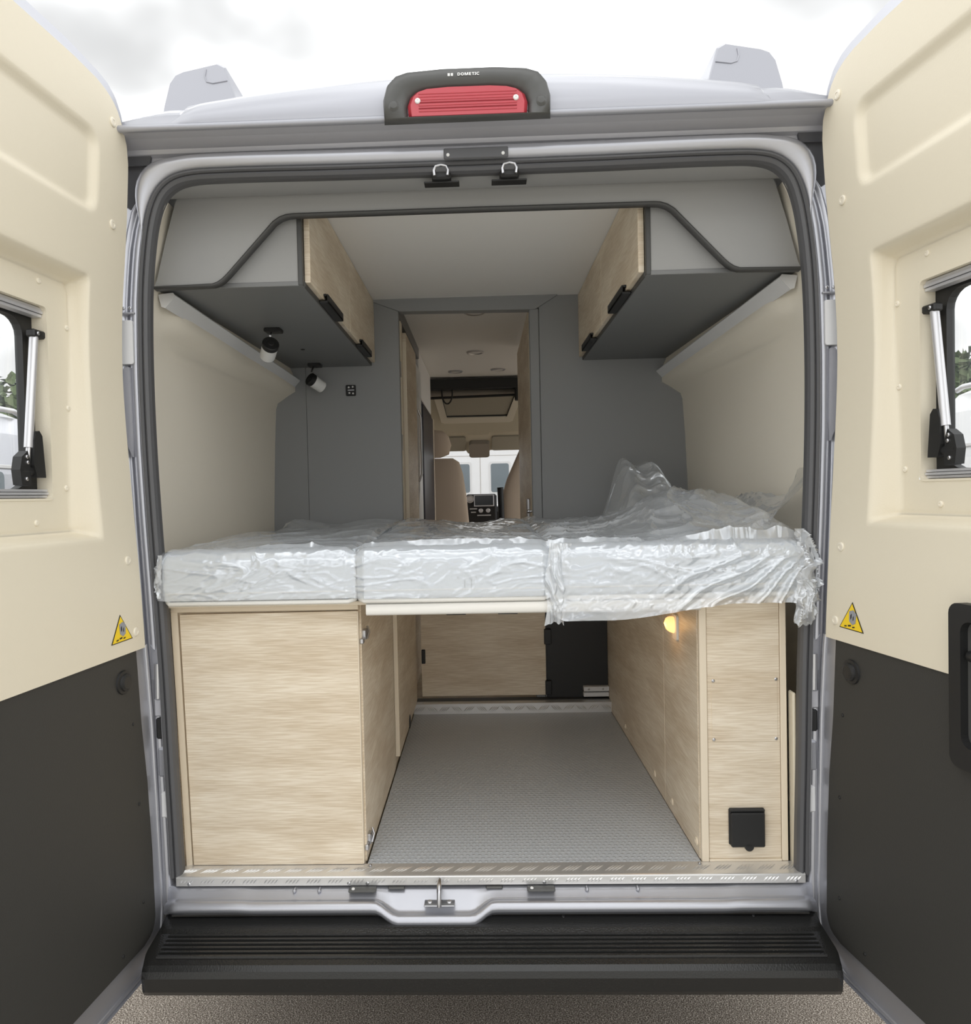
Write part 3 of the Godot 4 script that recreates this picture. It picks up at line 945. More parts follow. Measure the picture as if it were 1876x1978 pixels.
func overhead(s: int) -> void:
	var side := "left" if s < 0 else "right"
	var c := thing("overhead_cupboard", "grey overhead cupboard with pale oak doors, %s" % ("above the two reading lamps" if s < 0 else "on the side without lamps"), "cupboard", Vector3(s * 0.65, 2.022, -0.8), "overhead cupboards above the bed")
	var fx := s * 0.468
	part(c, "bottom_panel", box(S(), Vector3(s * 0.45, 2.022, -1.38), Vector3(s * 0.845, 2.034, -0.19), 0.0012), M.grey_laminate)
	part(c, "end_panel", prism(S(), [Vector2(0.455, 2.033), Vector2(0.84, 2.033), Vector2(0.80, 2.30), Vector2(0.455, 2.30)], Vector3(0, 0, -0.205), Vector3(s, 0, 0), Vector3.UP, Vector3(0, 0, 0.012)), M.grey_felt)
	part(c, "edge_strip", box(S(), Vector3(s * 0.449, 2.0225, -0.205), Vector3(s * 0.462, 2.30, -0.1885), 0.002), M.grey_edge)
	part(c, "front_rail", box(S(), Vector3(s * 0.448, 2.0225, -1.38), Vector3(s * 0.462, 2.040, -0.21), 0.002), M.grey_edge)
	part(c, "wall_cleat", box(S(), Vector3(s * 0.70, 2.285, -1.38), Vector3(s * 0.80, 2.30, -0.21)), M.oak_edge)
	for d in [[-0.212, -0.795, -0.37, -0.60], [-0.799, -1.378, -0.98, -1.20]]:
		var door := part(c, "door", box(S(), Vector3(s * 0.450, 2.036, d[1]), Vector3(s * 0.434, 2.298, d[0]), 0.0015), M.oak)
		var st := S()
		box(st, Vector3(s * 0.420, 2.024, d[3]), Vector3(s * 0.447, 2.031, d[2]), 0.002)
		box(st, Vector3(s * 0.420, 2.024, d[3]), Vector3(s * 0.4245, 2.050, d[2]), 0.002)
		box(st, Vector3(s * 0.424, 2.044, d[3]), Vector3(s * 0.436, 2.050, d[2]), 0.002)
		part(door, "handle", st, M.black_plastic, "black pull handle on the lower edge")
	# pale cove strip between cupboard and side lining
	var rail := thing("cove_strip", "pale grey cove strip under the %s overhead cupboard along the wall" % side, "strip", Vector3(s * 0.79, 1.97, -0.8), "cove strips under the overhead cupboards")
	var rings := []
	for z in [-1.378, -0.20]:
		var o := 0.0 if z < -1 else 0.036
		var y := 0.0 if z < -1 else 0.040
		rings.append([Vector3(s * (0.790 + o), 1.938 + y, z), Vector3(s * (0.785 + o), 1.936 + y, z), Vector3(s * (0.757 + o), 1.967 + y, z), Vector3(s * (0.760 + o), 1.972 + y, z), Vector3(s * (0.80 + o), 2.0, z)])
	part(rail, "strip", loft(S(), rings, true, -1), M.rail_grey)
	part(rail, "end_piece", prism(S(), [Vector2(0.821, 1.976), Vector2(0.832, 1.979), Vector2(0.84, 2.012), Vector2(0.80, 2.016), Vector2(0.793, 2.007)], Vector3(0, 0, -0.2), Vector3(s, 0, 0), Vector3.UP, Vector3(0, 0, 0.003)), M.rail_grey)
	if s < 0:
		part_at(c, "push_button", small_screw, M.black_plastic, Transform3D(Basis(Vector3.RIGHT, PI).scaled(Vector3(2, 1, 2)), Vector3(-0.651, 2.022, -1.0)))

func reading_lamp(label: String, mount: Vector3, joint: Vector3, aim_to: Vector3) -> void:
	var l := thing("reading_lamp", label, "lamp", mount, "reading lamps under the left overhead cupboard")
	part(l, "mount", box(S(), mount + Vector3(-0.027, -0.013, -0.022), mount + Vector3(0.027, 0.0, 0.022), 0.003), M.black_plastic)
	part(l, "stem", tube(S(), [mount + Vector3(-0.006, -0.01, 0), joint + Vector3(0, 0.03, 0)], 0.0035, 8), M.steel)
	var d := aim_to.normalized()
	var xf := aim(joint, d)
	var head := part(l, "shade", rev(S(), xf, [Vector2(0, -0.002), Vector2(0.020, -0.002), Vector2(0.026, 0.001), Vector2(0.025, 0.058), Vector2(0.023, 0.060), Vector2(0.022, 0.045), Vector2(0, 0.045)], 22), M.white_metal, "white tube of the lamp")
	part(head, "end_cap", rev(S(), xf, [Vector2(0.0, -0.014), Vector2(0.008, -0.0135), Vector2(0.010, -0.011), Vector2(0.0245, -0.011), Vector2(0.0272, -0.008), Vector2(0.0272, 0.006), Vector2(0.0258, 0.008)], 22), M.black_plastic, "black end cap")

func bulkhead_fittings() -> void:
	var sw := thing("wall_socket", "small black square socket with four bright dots on grey bulkhead", "socket", Vector3(-0.541, 1.918, -1.38))
	part(sw, "frame", box(S(), Vector3(-0.561, 1.896, -1.38), Vector3(-0.519, 1.942, -1.370), 0.003), M.black_plastic)
	for p in [[-0.548, 1.932], [-0.531, 1.934], [-0.546, 1.908], [-0.53, 1.906]]:
		part_at(sw, "dot", small_screw, M.white_metal, aim(Vector3(p[0], p[1], -1.37), Vector3(0, 0, 1)))
	part(sw, "cross_bar", box(S(), Vector3(-0.552, 1.918, -1.371), Vector3(-0.525, 1.922, -1.3685)), M.steel)
	reading_lamp("reading lamp with white shade nearer the rear, under left overhead cupboard", Vector3(-0.664, 2.022, -0.66), Vector3(-0.664, 1.960, -0.62), Vector3(-0.42, -0.46, -0.80))
	reading_lamp("reading lamp with white shade in the corner by the bulkhead", Vector3(-0.675, 2.022, -1.30), Vector3(-0.682, 1.950, -1.26), Vector3(0.62, -0.45, -0.65))

func cupboards() -> void:
	# left of the cargo floor
	var c := thing("storage_cupboard", "tall pale oak storage cupboard under the bed, left of the cargo floor", "cupboard", Vector3(-0.53, 0.545, -0.65))
	part(c, "carcass", box(S(), Vector3(-0.771, 0.515, -1.375), Vector3(-0.302, 1.199, -0.074), 0.001), M.oak)
	part(c, "top_rail", box(S(), Vector3(-0.773, 1.183, -0.074), Vector3(-0.302, 1.203, -0.060), 0.0015), M.oak_edge)
	part(c, "left_stile", prism(S(), [Vector2(-0.773, 1.183), Vector2(-0.756, 1.183), Vector2(-0.737, 0.545), Vector2(-0.752, 0.545)], Vector3(0, 0, -0.074), Vector3.RIGHT, Vector3.UP, Vector3(0, 0, 0.012)), M.oak_edge)
	part(c, "front_panel", prism(S(), [Vector2(-0.749, 1.178), Vector2(-0.3055, 1.180), Vector2(-0.3055, 0.5475), Vector2(-0.732, 0.5475)], Vector3(0, 0, -0.074), Vector3.RIGHT, Vector3.UP, Vector3(0, 0, 0.016)), M.oak)
	part(c, "panel_edge", box(S(), Vector3(-0.3055, 0.5475, -0.074), Vector3(-0.3025, 1.180, -0.0582), 0.0006), M.oak_edge)
	part(c, "right_edge", box(S(), Vector3(-0.3015, 0.546, -0.30), Vector3(-0.2985, 1.185, -0.078), 0.0005), M.oak)
	part(c, "side_panel", box(S(), Vector3(-0.302, 0.546, -0.690), Vector3(-0.298, 1.199, -0.076), 0.0006), M.oak)
	var flap := part(c, "side_flap", box(S(), Vector3(-0.298, 0.585, -1.36), Vector3(-0.284, 1.199, -0.70), 0.001), M.oak, "side flap standing proud of the cupboard")
	part(flap, "edge_band", box(S(), Vector3(-0.298, 0.585, -0.7005), Vector3(-0.284, 1.199, -0.698)), M.oak_edge)
	part(flap, "finger_hole", rev(S(), aim(Vector3(-0.298, 0.60, -1.03), Vector3(1, 0, 0)), [Vector2(0.026, 0.0), Vector2(0.026, 0.0145), Vector2(0.022, 0.016), Vector2(0, 0.0155)], 20), M.black_plastic)
	for y in [1.113, 0.592]:
		var k := part(c, "catch", box(S(), Vector3(-0.3, y - 0.012, -0.118), Vector3(-0.289, y + 0.014, -0.090), 0.002), M.steel, "bright metal catch")
		part(k, "latch_tongue", box(S(), Vector3(-0.302, y - 0.018, -0.088), Vector3(-0.292, y - 0.004, -0.070), 0.002), M.steel)
		part(k, "latch_arm", tube(S(), [Vector3(-0.288, y - 0.01, -0.1), Vector3(-0.284, y + 0.006, -0.112), Vector3(-0.29, y + 0.018, -0.120)], 0.003, 8), M.steel)
	# right of the cargo floor
	c = thing("storage_cupboard", "narrow pale oak cupboard under the bed with a black socket, right of the cargo floor", "cupboard", Vector3(0.64, 0.545, -0.7))
	part(c, "carcass", box(S(), Vector3(0.536, 0.515, -1.375), Vector3(0.744, 1.199, -0.072), 0.001), M.oak)
	part(c, "front_panel", box(S(), Vector3(0.552, 0.552, -0.072), Vector3(0.728, 1.195, -0.064), 0.001), M.oak)
	part(c, "left_stile", box(S(), Vector3(0.5335, 0.546, -0.074), Vector3(0.551, 1.195, -0.060), 0.0012), M.oak_edge)
	part(c, "right_stile", box(S(), Vector3(0.729, 0.546, -0.074), Vector3(0.744, 1.195, -0.062), 0.0012), M.oak_edge)
	part(c, "side_panel", box(S(), Vector3(0.532, 0.546, -0.408), Vector3(0.536, 1.195, -0.076), 0.0006), M.oak)
	part(c, "side_panel", box(S(), Vector3(0.532, 0.546, -1.375), Vector3(0.536, 1.195, -0.411), 0.0006), M.oak)
	part(c, "bottom_edge", box(S(), Vector3(0.552, 0.546, -0.072), Vector3(0.728, 0.5515, -0.060), 0.001), M.oak_edge)
	var hatch := part(c, "hatch", box(S(), Vector3(0.562, 0.842, -0.064), Vector3(0.722, 0.999, -0.0622), 0.0008), M.oak, "screwed cover with four screws")
	for p in [[0.5665, 0.993], [0.7185, 0.995], [0.5665, 0.848], [0.7175, 0.849]]:
		part_at(hatch, "screw", small_screw, M.steel, aim(Vector3(p[0], p[1], -0.0622), Vector3(0, 0, 1)))
	for z in [-0.998, -0.539, -0.332, -0.099]:
		part_at(c, "cover_cap", cap_mesh, M.oak_edge, aim(Vector3(0.532, 0.579, z), Vector3(-1, 0, 0)))
	var sock := thing("power_socket", "black square flap socket low on the narrow oak cupboard", "socket", Vector3(0.642, 0.633, -0.064))
	part(sock, "frame", box(S(), Vector3(0.599, 0.588, -0.064), Vector3(0.686, 0.679, -0.055), 0.003), M.black_plastic)
	part(sock, "flap", box(S(), Vector3(0.6015, 0.586, -0.055), Vector3(0.6835, 0.671, -0.047), 0.003), M.black_plastic)
	part(sock, "flap_tab", rev(S(), aim(Vector3(0.645, 0.587, -0.055), Vector3(0, 0, 1)), [Vector2(0.011, 0), Vector2(0.011, 0.006), Vector2(0.009, 0.008), Vector2(0, 0.008)], 18), M.black_plastic)
	part(sock, "hinge_bar", box(S(), Vector3(0.601, 0.673, -0.056), Vector3(0.684, 0.678, -0.050), 0.0015), M.black_plastic)
	# cargo lamp
	var lamp := thing("cargo_lamp", "small glowing amber lamp on the oak side under the bed", "lamp", Vector3(0.528, 1.09, -0.255))
	part(lamp, "base_plate", prism(S(), round_rect(-0.022, -0.036, 0.022, 0.032, 0.008), Vector3(0.532, 1.092, -0.262), Vector3(0, 0, 1), Vector3.UP, Vector3(-0.006, 0, 0)), M.white_metal)
	var glow := []
	for k in 6:
		var t := k / 5.0
		var r := 0.019 * sqrt(maxf(0.0, 1.0 - pow(t * 1.0, 2.4))) + 0.001
		var ring := []
		for a in 12:
			var w := TAU * a / 12
			ring.append(Vector3(0.526 - 0.026 * t, 1.094 + sin(w) * r * 1.15 + 0.006 * t, -0.268 + cos(w) * r * 0.8))
		glow.append(ring)
	part(lamp, "amber_glass", loft(S(), glow, true, 0, true), M.amber)
	var li := OmniLight3D.new()
	li.name = "cargo_lamp_light"
	li.position = Vector3(0.494, 1.094, -0.268)
	li.light_color = Color8(255, 190, 110)
	li.light_energy = 0.0015
	li.light_size = 0.015
	li.omni_range = 6.0
	li.omni_attenuation = 2.0
	li.shadow_enabled = true
	add_child(li)
	# end of the cargo space: oak flap, black locker front, bracket
	var f := thing("rear_flap", "pale oak flap closing the end of the cargo space", "flap", Vector3(0.0, 0.6, -1.37))
	part(f, "panel", box(S(), Vector3(-0.263, 0.602, -1.378), Vector3(0.268, 1.19, -1.362), 0.0012), M.oak)
	for x in [-0.11, 0.11]:
		part(f, "grip", box(S(), Vector3(x - 0.042, 0.952, -1.363), Vector3(x + 0.042, 0.966, -1.355), 0.002), M.black_plastic)
	part(f, "hinge", box(S(), Vector3(-0.262, 0.745, -1.363), Vector3(-0.246, 0.805, -1.352), 0.002), M.black_plastic)
	part(f, "hinge", box(S(), Vector3(0.262, 0.82, -1.368), Vector3(0.292, 0.885, -1.352), 0.002), M.black_plastic)
	part(f, "hinge", box(S(), Vector3(0.264, 0.605, -1.368), Vector3(0.290, 0.665, -1.352), 0.002), M.black_plastic)
	var b := thing("dark_locker", "black locker front beside the oak flap at the end of the cargo space", "locker", Vector3(0.40, 0.59, -1.37))
	part(b, "panel", box(S(), Vector3(0.272, 0.55, -1.379), Vector3(0.531, 1.19, -1.369), 0.001), M.black_plastic)
	var plate := part(b, "bracket", box(S(), Vector3(0.424, 0.620, -1.369), Vector3(0.531, 0.640, -1.340), 0.002), M.rail_grey, "pale metal bracket")
	part(plate, "bracket_foot", box(S(), Vector3(0.424, 0.596, -1.369), Vector3(0.531, 0.614, -1.345), 0.002), M.rail_grey)
	for x in [0.445, 0.505]:
		part_at(plate, "bolt", small_screw, M.steel, aim(Vector3(x, 0.63, -1.34), Vector3(0, 0, 1)))
	struct("baseboard_back", box(S(), Vector3(-0.29, 0.546, -1.378), Vector3(0.531, 0.590, -1.337), 0.001), M.grey_edge, "dark plinth behind the tread plate riser")
	# thin pale edge of the lining right of the narrow cupboard
	struct("trim_7", box(S(), Vector3(0.752, 0.53, -0.075), Vector3(0.760, 0.965, -0.045), 0.003), M.cream_plastic, "pale edge strip beside the narrow cupboard")

# ------------------------------------------------------------------ bed
func ridged(p: Vector3) -> float:
	var w := Vector3(noise.get_noise_3dv(p * 0.7 + Vector3(9, 3, 1)), noise.get_noise_3dv(p * 0.7 + Vector3(2, 7, 5)), 0.0)
	return 1.0 - absf(noise.get_noise_3dv(p + w * 0.9)) * 2.2

func crumple(p: Vector3) -> float:
	# sparse sharp creases between flat facets, at two sizes
	var a := maxf(0.0, ridged(p))
	var b := maxf(0.0, ridged(p * 1.9 + Vector3(5, 5, 5)))
	return a * a * a * 0.7 + b * b * b * 0.3

# film laid from the lower front edge over the mattress to the bulkhead
func film(o: Dictionary) -> ArrayMesh:
	var nu := int((o.x1 - o.x0) / 0.0042)
	var line := []
	var nf := 34
	for k in nf:
		line.append([float(k) / nf, 0])
	for k in 10:
		line.append([float(k) / 10, 1])
	for k in 210:
		line.append([pow(float(k) / 209, 1.15), 2])
	var pts := PackedVector3Array()
	for q in line:
		for i in nu:
			var u := i / (nu - 1.0)
			var x := lerpf(o.x0, o.x1, u)
			var low: float = o.low.call(x)
			var p: Vector3
			var n: Vector3
			if q[1] == 0:
				p = Vector3(x, lerpf(low, 1.305, q[0]), 0.012 + o.get("tuck", -0.03) * bump(1.215, 1.165, lerpf(low, 1.305, q[0])))
				n = Vector3(0, 0, 1)
			elif q[1] == 1:
				var a: float = q[0] * PI / 2
				p = Vector3(x, 1.305 + 0.035 * sin(a), -0.023 + 0.035 * cos(a))
				n = Vector3(0, sin(a), cos(a))
			else:
				var z: float = -0.023 - 1.32 * q[0]
				p = Vector3(x, 1.34 + o.rise.call(x, z), z)
				n = Vector3.UP
			var edge := bump(0.0, 0.06, u) * bump(0.0, 0.06, 1.0 - u)
			var d: float
			if q[1] == 2:
				var c := crumple(Vector3(x * 3.4 + p.z * 1.6 + o.sd, p.z * 2.2 - x, 0.3))
				d = 0.006 + c * 0.009 * o.amp + 0.012 * noise.get_noise_3d(x * 2.6 + o.sd, p.z * 2.2, 4.0)
				d = maxf(d, 0.002)
				d += 0.0022 * o.amp * crumple(Vector3(x * 9.0 - p.z * 4.0, p.z * 6.0, o.sd))
			else:
				var c := crumple(Vector3(x * 4.2 + p.y * 7.0 + o.sd, p.y * 13.0 - x * 2.5, 1.7))
				d = 0.003 + c * 0.0052 * o.amp * (0.35 + 0.65 * bump(1.225, 1.27, p.y)) + 0.0018 * o.amp * crumple(Vector3(x * 11.0 - p.y * 15.0, p.y * 20.0, o.sd))
			if o.has("drape") and q[1] < 2:
				# slanting drapes that fan out from the outer corner
				var fan := atan2(p.y - 1.40, 0.86 - x) * 26.0 + 1.6 * noise.get_noise_3d(x * 5.0, p.y * 5.0, 3.0)
				var crest := 1.0 - absf(sin(fan))
				d += o.drape * crest * crest * bump(0.34, 0.62, x) * bump(1.335, 1.27, p.y)
			p += n * d
			# draw the film in where it is tucked between the mattresses
			p -= n * 0.012 * (1.0 - edge)
			pts.append(p)
	return grid(pts, nu, line.size())

func bulge(x: float, z: float, cx: float, cz: float, wx: float, wz: float, h: float) -> float:
	var a := (x - cx) / wx
	var b := (z - cz) / wz
	return h * exp(-a * a - b * b)

func bed() -> void:
	var base := thing("bed_base", "pale board carrying the mattresses across the van", "bed base", Vector3(0, 1.2, -0.7))
	part(base, "board", box(S(), Vector3(-0.77, 1.199, -1.37), Vector3(0.744, 1.209, -0.03), 0.001), M.oak_edge)
	part(base, "front_edge", run_x(S(), [Vector2(-0.03, 1.2), Vector2(-0.024, 1.188), Vector2(-0.012, 1.180), Vector2(0.0, 1.178), Vector2(0.006, 1.183), Vector2(0.006, 1.204), Vector2(-0.03, 1.209)], -0.272, 0.52, true, 0, true), M.piping, "white front edge under the middle mattress")
	var spans := [[-0.762, -0.298, "left"], [-0.292, 0.168, "middle"], [0.174, 0.748, "right"]]
	for s in spans:
		var m := thing("mattress", "pale grey mattress wrapped in clear plastic, the %s one of three" % s[2], "mattress", Vector3((s[0] + s[1]) / 2, 1.21, -0.67), "mattresses of the bed")
		part(m, "body", prism(S(), round_rect(-1.35, 1.211, 0.002, 1.336, 0.03, 6), Vector3(s[0], 0, 0), Vector3(0, 0, 1), Vector3.UP, Vector3(s[1] - s[0], 0, 0), true), M.mattress_cloth)
		part(m, "piping", tube(S(), [Vector3(s[0] + 0.004, 1.219, -0.1), Vector3(s[0] + 0.004, 1.216, -0.012), Vector3(s[0] + 0.016, 1.213, 0.004), Vector3(s[1] - 0.016, 1.213, 0.004), Vector3(s[1] - 0.004, 1.216, -0.012), Vector3(s[1] - 0.004, 1.219, -0.1)], 0.0055, 8), M.piping)
		part(m, "seam", tube(S(), [Vector3(s[0] + 0.006, 1.238, 0.003), Vector3(s[1] - 0.006, 1.238, 0.003)], 0.0018, 6), M.piping)
	var marks := S()
	for q in [[-0.052, 1.262, 0.006], [-0.036, 1.240, 0.024], [-0.020, 1.238, 0.024], [-0.008, 1.262, 0.006]]:
		box(marks, Vector3(q[0], q[1], 0.001), Vector3(q[0] + 0.0018, q[1] + q[2], 0.0028))
	part(get_node("mattress_001"), "printed_marks", marks, M.lamp_grey)
	var w := thing("plastic_wrap", "clear crumpled plastic over the left mattress beside the cream wall", "plastic film", Vector3(-0.53, 1.21, -0.67), "plastic wraps of the mattresses")
	part(w, "sheet", film({"x0": -0.775, "x1": -0.293, "sd": 0.0, "amp": 0.9, "low": func(x): return 1.222, "rise": func(x, z): return bulge(x, z, -0.72, -1.2, 0.12, 0.1, 0.03) + bulge(x, z, -0.45, -1.1, 0.1, 0.12, 0.02) + bulge(x, z, -0.3, -0.8, 0.2, 0.4, 0.018)}), M.film)
	part(w, "corner_fold", bunch(Vector3(-0.764, 1.232, 0.014), Vector3(-0.012, 0, -0.03), Vector3(0.005, 0.10, 0), Vector3(-0.02, 0.0, 0.02), 0.012, 3.0), M.film)
	w = thing("plastic_wrap", "clear crumpled plastic over the middle mattress before the gangway", "plastic film", Vector3(-0.06, 1.21, -0.67), "plastic wraps of the mattresses")
	part(w, "sheet", film({"x0": -0.299, "x1": 0.174, "sd": 13.0, "amp": 1.0, "low": func(x): return 1.22, "rise": func(x, z): return bulge(x, z, -0.26, -0.95, 0.14, 0.25, 0.036) + bulge(x, z, -0.13, -0.55, 0.12, 0.2, 0.02) + bulge(x, z, 0.12, -0.8, 0.1, 0.3, 0.02)}), M.film)
	w = thing("plastic_wrap", "clear billowing plastic heaped over the right mattress with hanging folds", "plastic film", Vector3(0.46, 1.21, -0.67), "plastic wraps of the mattresses")
	part(w, "sheet", film({"x0": 0.166, "x1": 0.760, "sd": 27.0, "amp": 1.9, "drape": 0.016, "tuck": 0.004, "low": func(x): return lerpf(1.160, 1.195, bump(0.3, 0.62, x)) + 0.014 * bump(0.2, 0.166, x), "rise": rise_right}), M.film)
	part(w, "raised_fold", fold_sheet(), M.film)
	part(w, "side_fold", side_sheet(), M.film)
	part(w, "corner_fold", bunch(Vector3(0.745, 1.175, 0.02), Vector3(0.055, 0.0, -0.06), Vector3(-0.01, 0.19, -0.01), Vector3(0.03, 0, 0.05), 0.026, 7.0), M.film)
	part(w, "corner_tail", bunch(Vector3(0.728, 1.148, 0.028), Vector3(0.045, 0.0, -0.02), Vector3(0.012, 0.10, -0.005), Vector3(0.01, 0, 0.03), 0.016, 11.0), M.film)
	part(w, "gathered_edge", bunch(Vector3(0.155, 1.155, 0.018), Vector3(0.05, -0.004, -0.01), Vector3(0.012, 0.19, -0.004), Vector3(0.0, 0, 0.02), 0.012, 19.0), M.film)

func rise_right(x: float, z: float) -> float:
	return bulge(x, z, 0.60, -0.50, 0.17, 0.28, 0.115) + bulge(x, z, 0.56, -1.05, 0.10, 0.20, 0.06) + bulge(x, z, 0.74, -0.5, 0.05, 0.5, 0.04) + bulge(x, z, 0.30, -0.9, 0.12, 0.3, 0.015)

# a bunched piece of film: spans a and b from o, curved out along c
func bunch(o: Vector3, a: Vector3, b: Vector3, c: Vector3, amp: float, sd: float) -> ArrayMesh:
	var n := 44
	var pts := PackedVector3Array()
	for j in n:
		for i in n:
			var u := i / (n - 1.0)
			var v := j / (n - 1.0)
			var p := o + a * u + b * v + c * sin(u * PI) * 0.6 * (0.4 + 0.6 * sin(v * PI))
			var q := Vector3(u * 1.5 + v * 0.8 + sd, v * 0.9 - u * 0.3, sd)
			p += c.normalized() * amp * (crumple(q) * 1.1 - 0.3)
			p += a.normalized() * amp * 0.8 * noise.get_noise_3d(u * 1.6 + sd, v * 1.8, 2.0 + sd)
			p += b.normalized() * amp * 0.7 * noise.get_noise_3d(u * 3.5, v * 2.0 + sd, 7.0) * (1.0 - v)
			pts.append(p)
	return grid(pts, n, n)

# the tall peak of loose film standing at the back of the right mattress
func fold_sheet() -> ArrayMesh:
	var n := 60
	var pts := PackedVector3Array()
	for j in n:
		for i in n:
			var u := i / (n - 1.0)
			var v := j / (n - 1.0)
			var x := lerpf(0.43, 0.80, u)
			var top := 0.17 * exp(-pow((x - 0.565) / 0.055, 2.0)) + 0.115 * exp(-pow((x - 0.665) / 0.06, 2.0)) + 0.085 * bump(0.44, 0.6, x) + 0.02 * sin(x * 40.0)
			top = maxf(top, 0.01)
			var z := lerpf(-0.75, -1.12, v) + 0.05 * sin(x * 18.0) * v
			var y := 1.352 + top * pow(sin(v * PI * 0.5), 1.3)
			var c := crumple(Vector3(x * 5.0, v * 1.6, 31.0))
			pts.append(Vector3(x, y + 0.012 * c * v, z + 0.03 * (c - 0.4)))
	return grid(pts, n, n)

# loose film lying up against the right wall
func side_sheet() -> ArrayMesh:
	var n := 50
	var pts := PackedVector3Array()
	for j in n:
		for i in n:
			var u := i / (n - 1.0)
			var v := j / (n - 1.0)
			var z := lerpf(-0.06, -0.85, u)
			var c := crumple(Vector3(z * 4.0, v * 2.0, 41.0))
			var h := 0.02 + 0.12 * exp(-pow((z + 0.12) / 0.16, 2.0)) + 0.07 * exp(-pow((z + 0.55) / 0.3, 2.0))
			pts.append(Vector3(lerpf(0.66, minf(0.86, 0.772 + 0.12 * bump(-0.05, -0.2, z)), v), 1.36 + h * v * v + 0.016 * c, z))
	return grid(pts, n, n)

# ------------------------------------------------------------------ rear doors
func dp(side: int, ang: float, s: float, y: float, h: float) -> Vector3:
	return Vector3(side * (dw(y) + s * sin(ang) - h * cos(ang)), y, 0.03 + s * cos(ang) + h * sin(ang))

# the same with the distance from the middle plane given
func dq(side: int, ang: float, s: float, y: float, x: float) -> Vector3:
	return Vector3(side * (x + s * sin(ang)), y, 0.03 + s * cos(ang))

func sdf_rect(s: float, y: float, s0: float, y0: float, s1: float, y1: float, r: float) -> float:
	var a := absf(s - (s0 + s1) / 2) - (s1 - s0) / 2 + r
	var b := absf(y - (y0 + y1) / 2) - (y1 - y0) / 2 + r
	return Vector2(maxf(a, 0), maxf(b, 0)).length() + minf(maxf(a, b), 0) - r

const CREAM_EDGE := [[1.0, 0.001], [2.25, 0.0], [2.29, 0.006], [2.311, 0.016], [2.335, 0.029], [2.352, 0.042], [2.366, 0.060], [2.376, 0.082], [2.384, 0.12], [2.388, 0.19]]
const DARK_EDGE := [[0.428, 0.05], [0.434, 0.026], [0.442, 0.012], [0.455, 0.004], [0.47, -0.001], [0.63, 0.0], [0.8, 0.008], [0.94, 0.022], [1.1, 0.030], [1.2, 0.030]]
const SHELL_EDGE := [[0.345, 0.06], [0.352, 0.026], [0.365, -0.002], [0.385, -0.022], [0.41, -0.037], [0.47, -0.046], [0.92, -0.034], [1.12, -0.020], [1.3, -0.016], [2.2, -0.016], [2.27, -0.013], [2.32, -0.004], [2.36, 0.012], [2.388, 0.034], [2.405, 0.065], [2.416, 0.12], [2.420, 0.2]]

func door_sheet(side: int, ang: float, y0: float, y1: float, edge: Array, smax: float, h: Callable, hole: Array, extra := []) -> Array:
	var ss := []
	var s := -0.048
	while s < smax:
		ss.append(s)
		s += 0.0062
	ss.append(smax)
	var ys := []
	var y := y0
	while y < y1 - 0.003:
		ys.append(y)
		y += 0.0066
	ys.append(y1)
	if hole:
		for q in [hole[0], hole[2]]:
			for k in ss.size():
				if absf(ss[k] - q) <= 0.0031:
					ss[k] = q
		for q in [hole[1], hole[3]]:
			for k in ys.size():
				if absf(ys[k] - q) <= 0.0033:
					ys[k] = q
	var pts := PackedVector3Array()
	var keep := PackedByteArray()
	var rim := []
	for j in ys.size():
		var lo := table(edge, ys[j])
		var hi: float = smax - maxf(0.0, lo - 0.002) * (1.0 if ys[j] > 1.8 or ys[j] < 0.5 else 0.0)
		rim.append([lo, hi, ys[j]])
		for i in ss.size():
			var q := clampf(ss[i], lo, hi)
			pts.append(dp(side, ang, q, ys[j], h.call(q, ys[j])))
	for j in ys.size() - 1:
		for i in ss.size() - 1:
			var lo := table(edge, ys[j])
			var cs: float = (ss[i] + ss[i + 1]) / 2
			var cy: float = (ys[j] + ys[j + 1]) / 2
			var out: bool = hole.size() > 0 and cs > hole[0] and cs < hole[2] and cy > hole[1] and cy < hole[3]
			keep.append(0 if out or (ss[i + 1] <= minf(lo, table(edge, ys[j + 1]))) else 1)
	return [grid(pts, ss.size(), ys.size(), keep), rim]

# the thin upright edge round a sheet
func rim_strip(side: int, ang: float, rim: Array, h0: float, h1: float) -> SurfaceTool:
	var line := []
	var n := rim.size()
	for k in 12:
		line.append(Vector2(lerpf(rim[0][1], rim[0][0], k / 12.0), rim[0][2]))
	for r in rim:
		line.append(Vector2(r[0], r[2]))
	for k in 12:
		line.append(Vector2(lerpf(rim[n - 1][0], rim[n - 1][1], (k + 1) / 12.0), rim[n - 1][2]))
	for k in range(n - 1, -1, -1):
		line.append(Vector2(rim[k][1], rim[k][2]))
	var rings := []
	for p in line:
		rings.append([dp(side, ang, p.x, p.y, h0), dp(side, ang, p.x, p.y, lerpf(h0, h1, 0.5)), dp(side, ang, p.x, p.y, h1)])
	return loft(S(), rings, false, 0)

func cream_relief(s: float, y: float) -> float:
	var h := 0.008
	h -= 0.013 * bump(0.004, -0.018, sdf_rect(s, y, 0.110, 2.094, 0.63, 2.270, 0.035))
	var t := minf(minf((s - 0.124) / (0.016 + 0.024 * bump(1.92, 1.42, y)), (1.958 - y) / 0.028), minf((y - 1.383) / 0.021, (0.715 - s) / 0.02))
	if t > 0.0:
		var floor_h := dw(y) - 0.868
		floor_h += 0.007 * bump(0.004, -0.003, sdf_rect(s, y, 0.141, 1.404, 0.695, 1.932, 0.02))
		h = lerpf(h, floor_h, bump(0.0, 1.0, t))
	return h

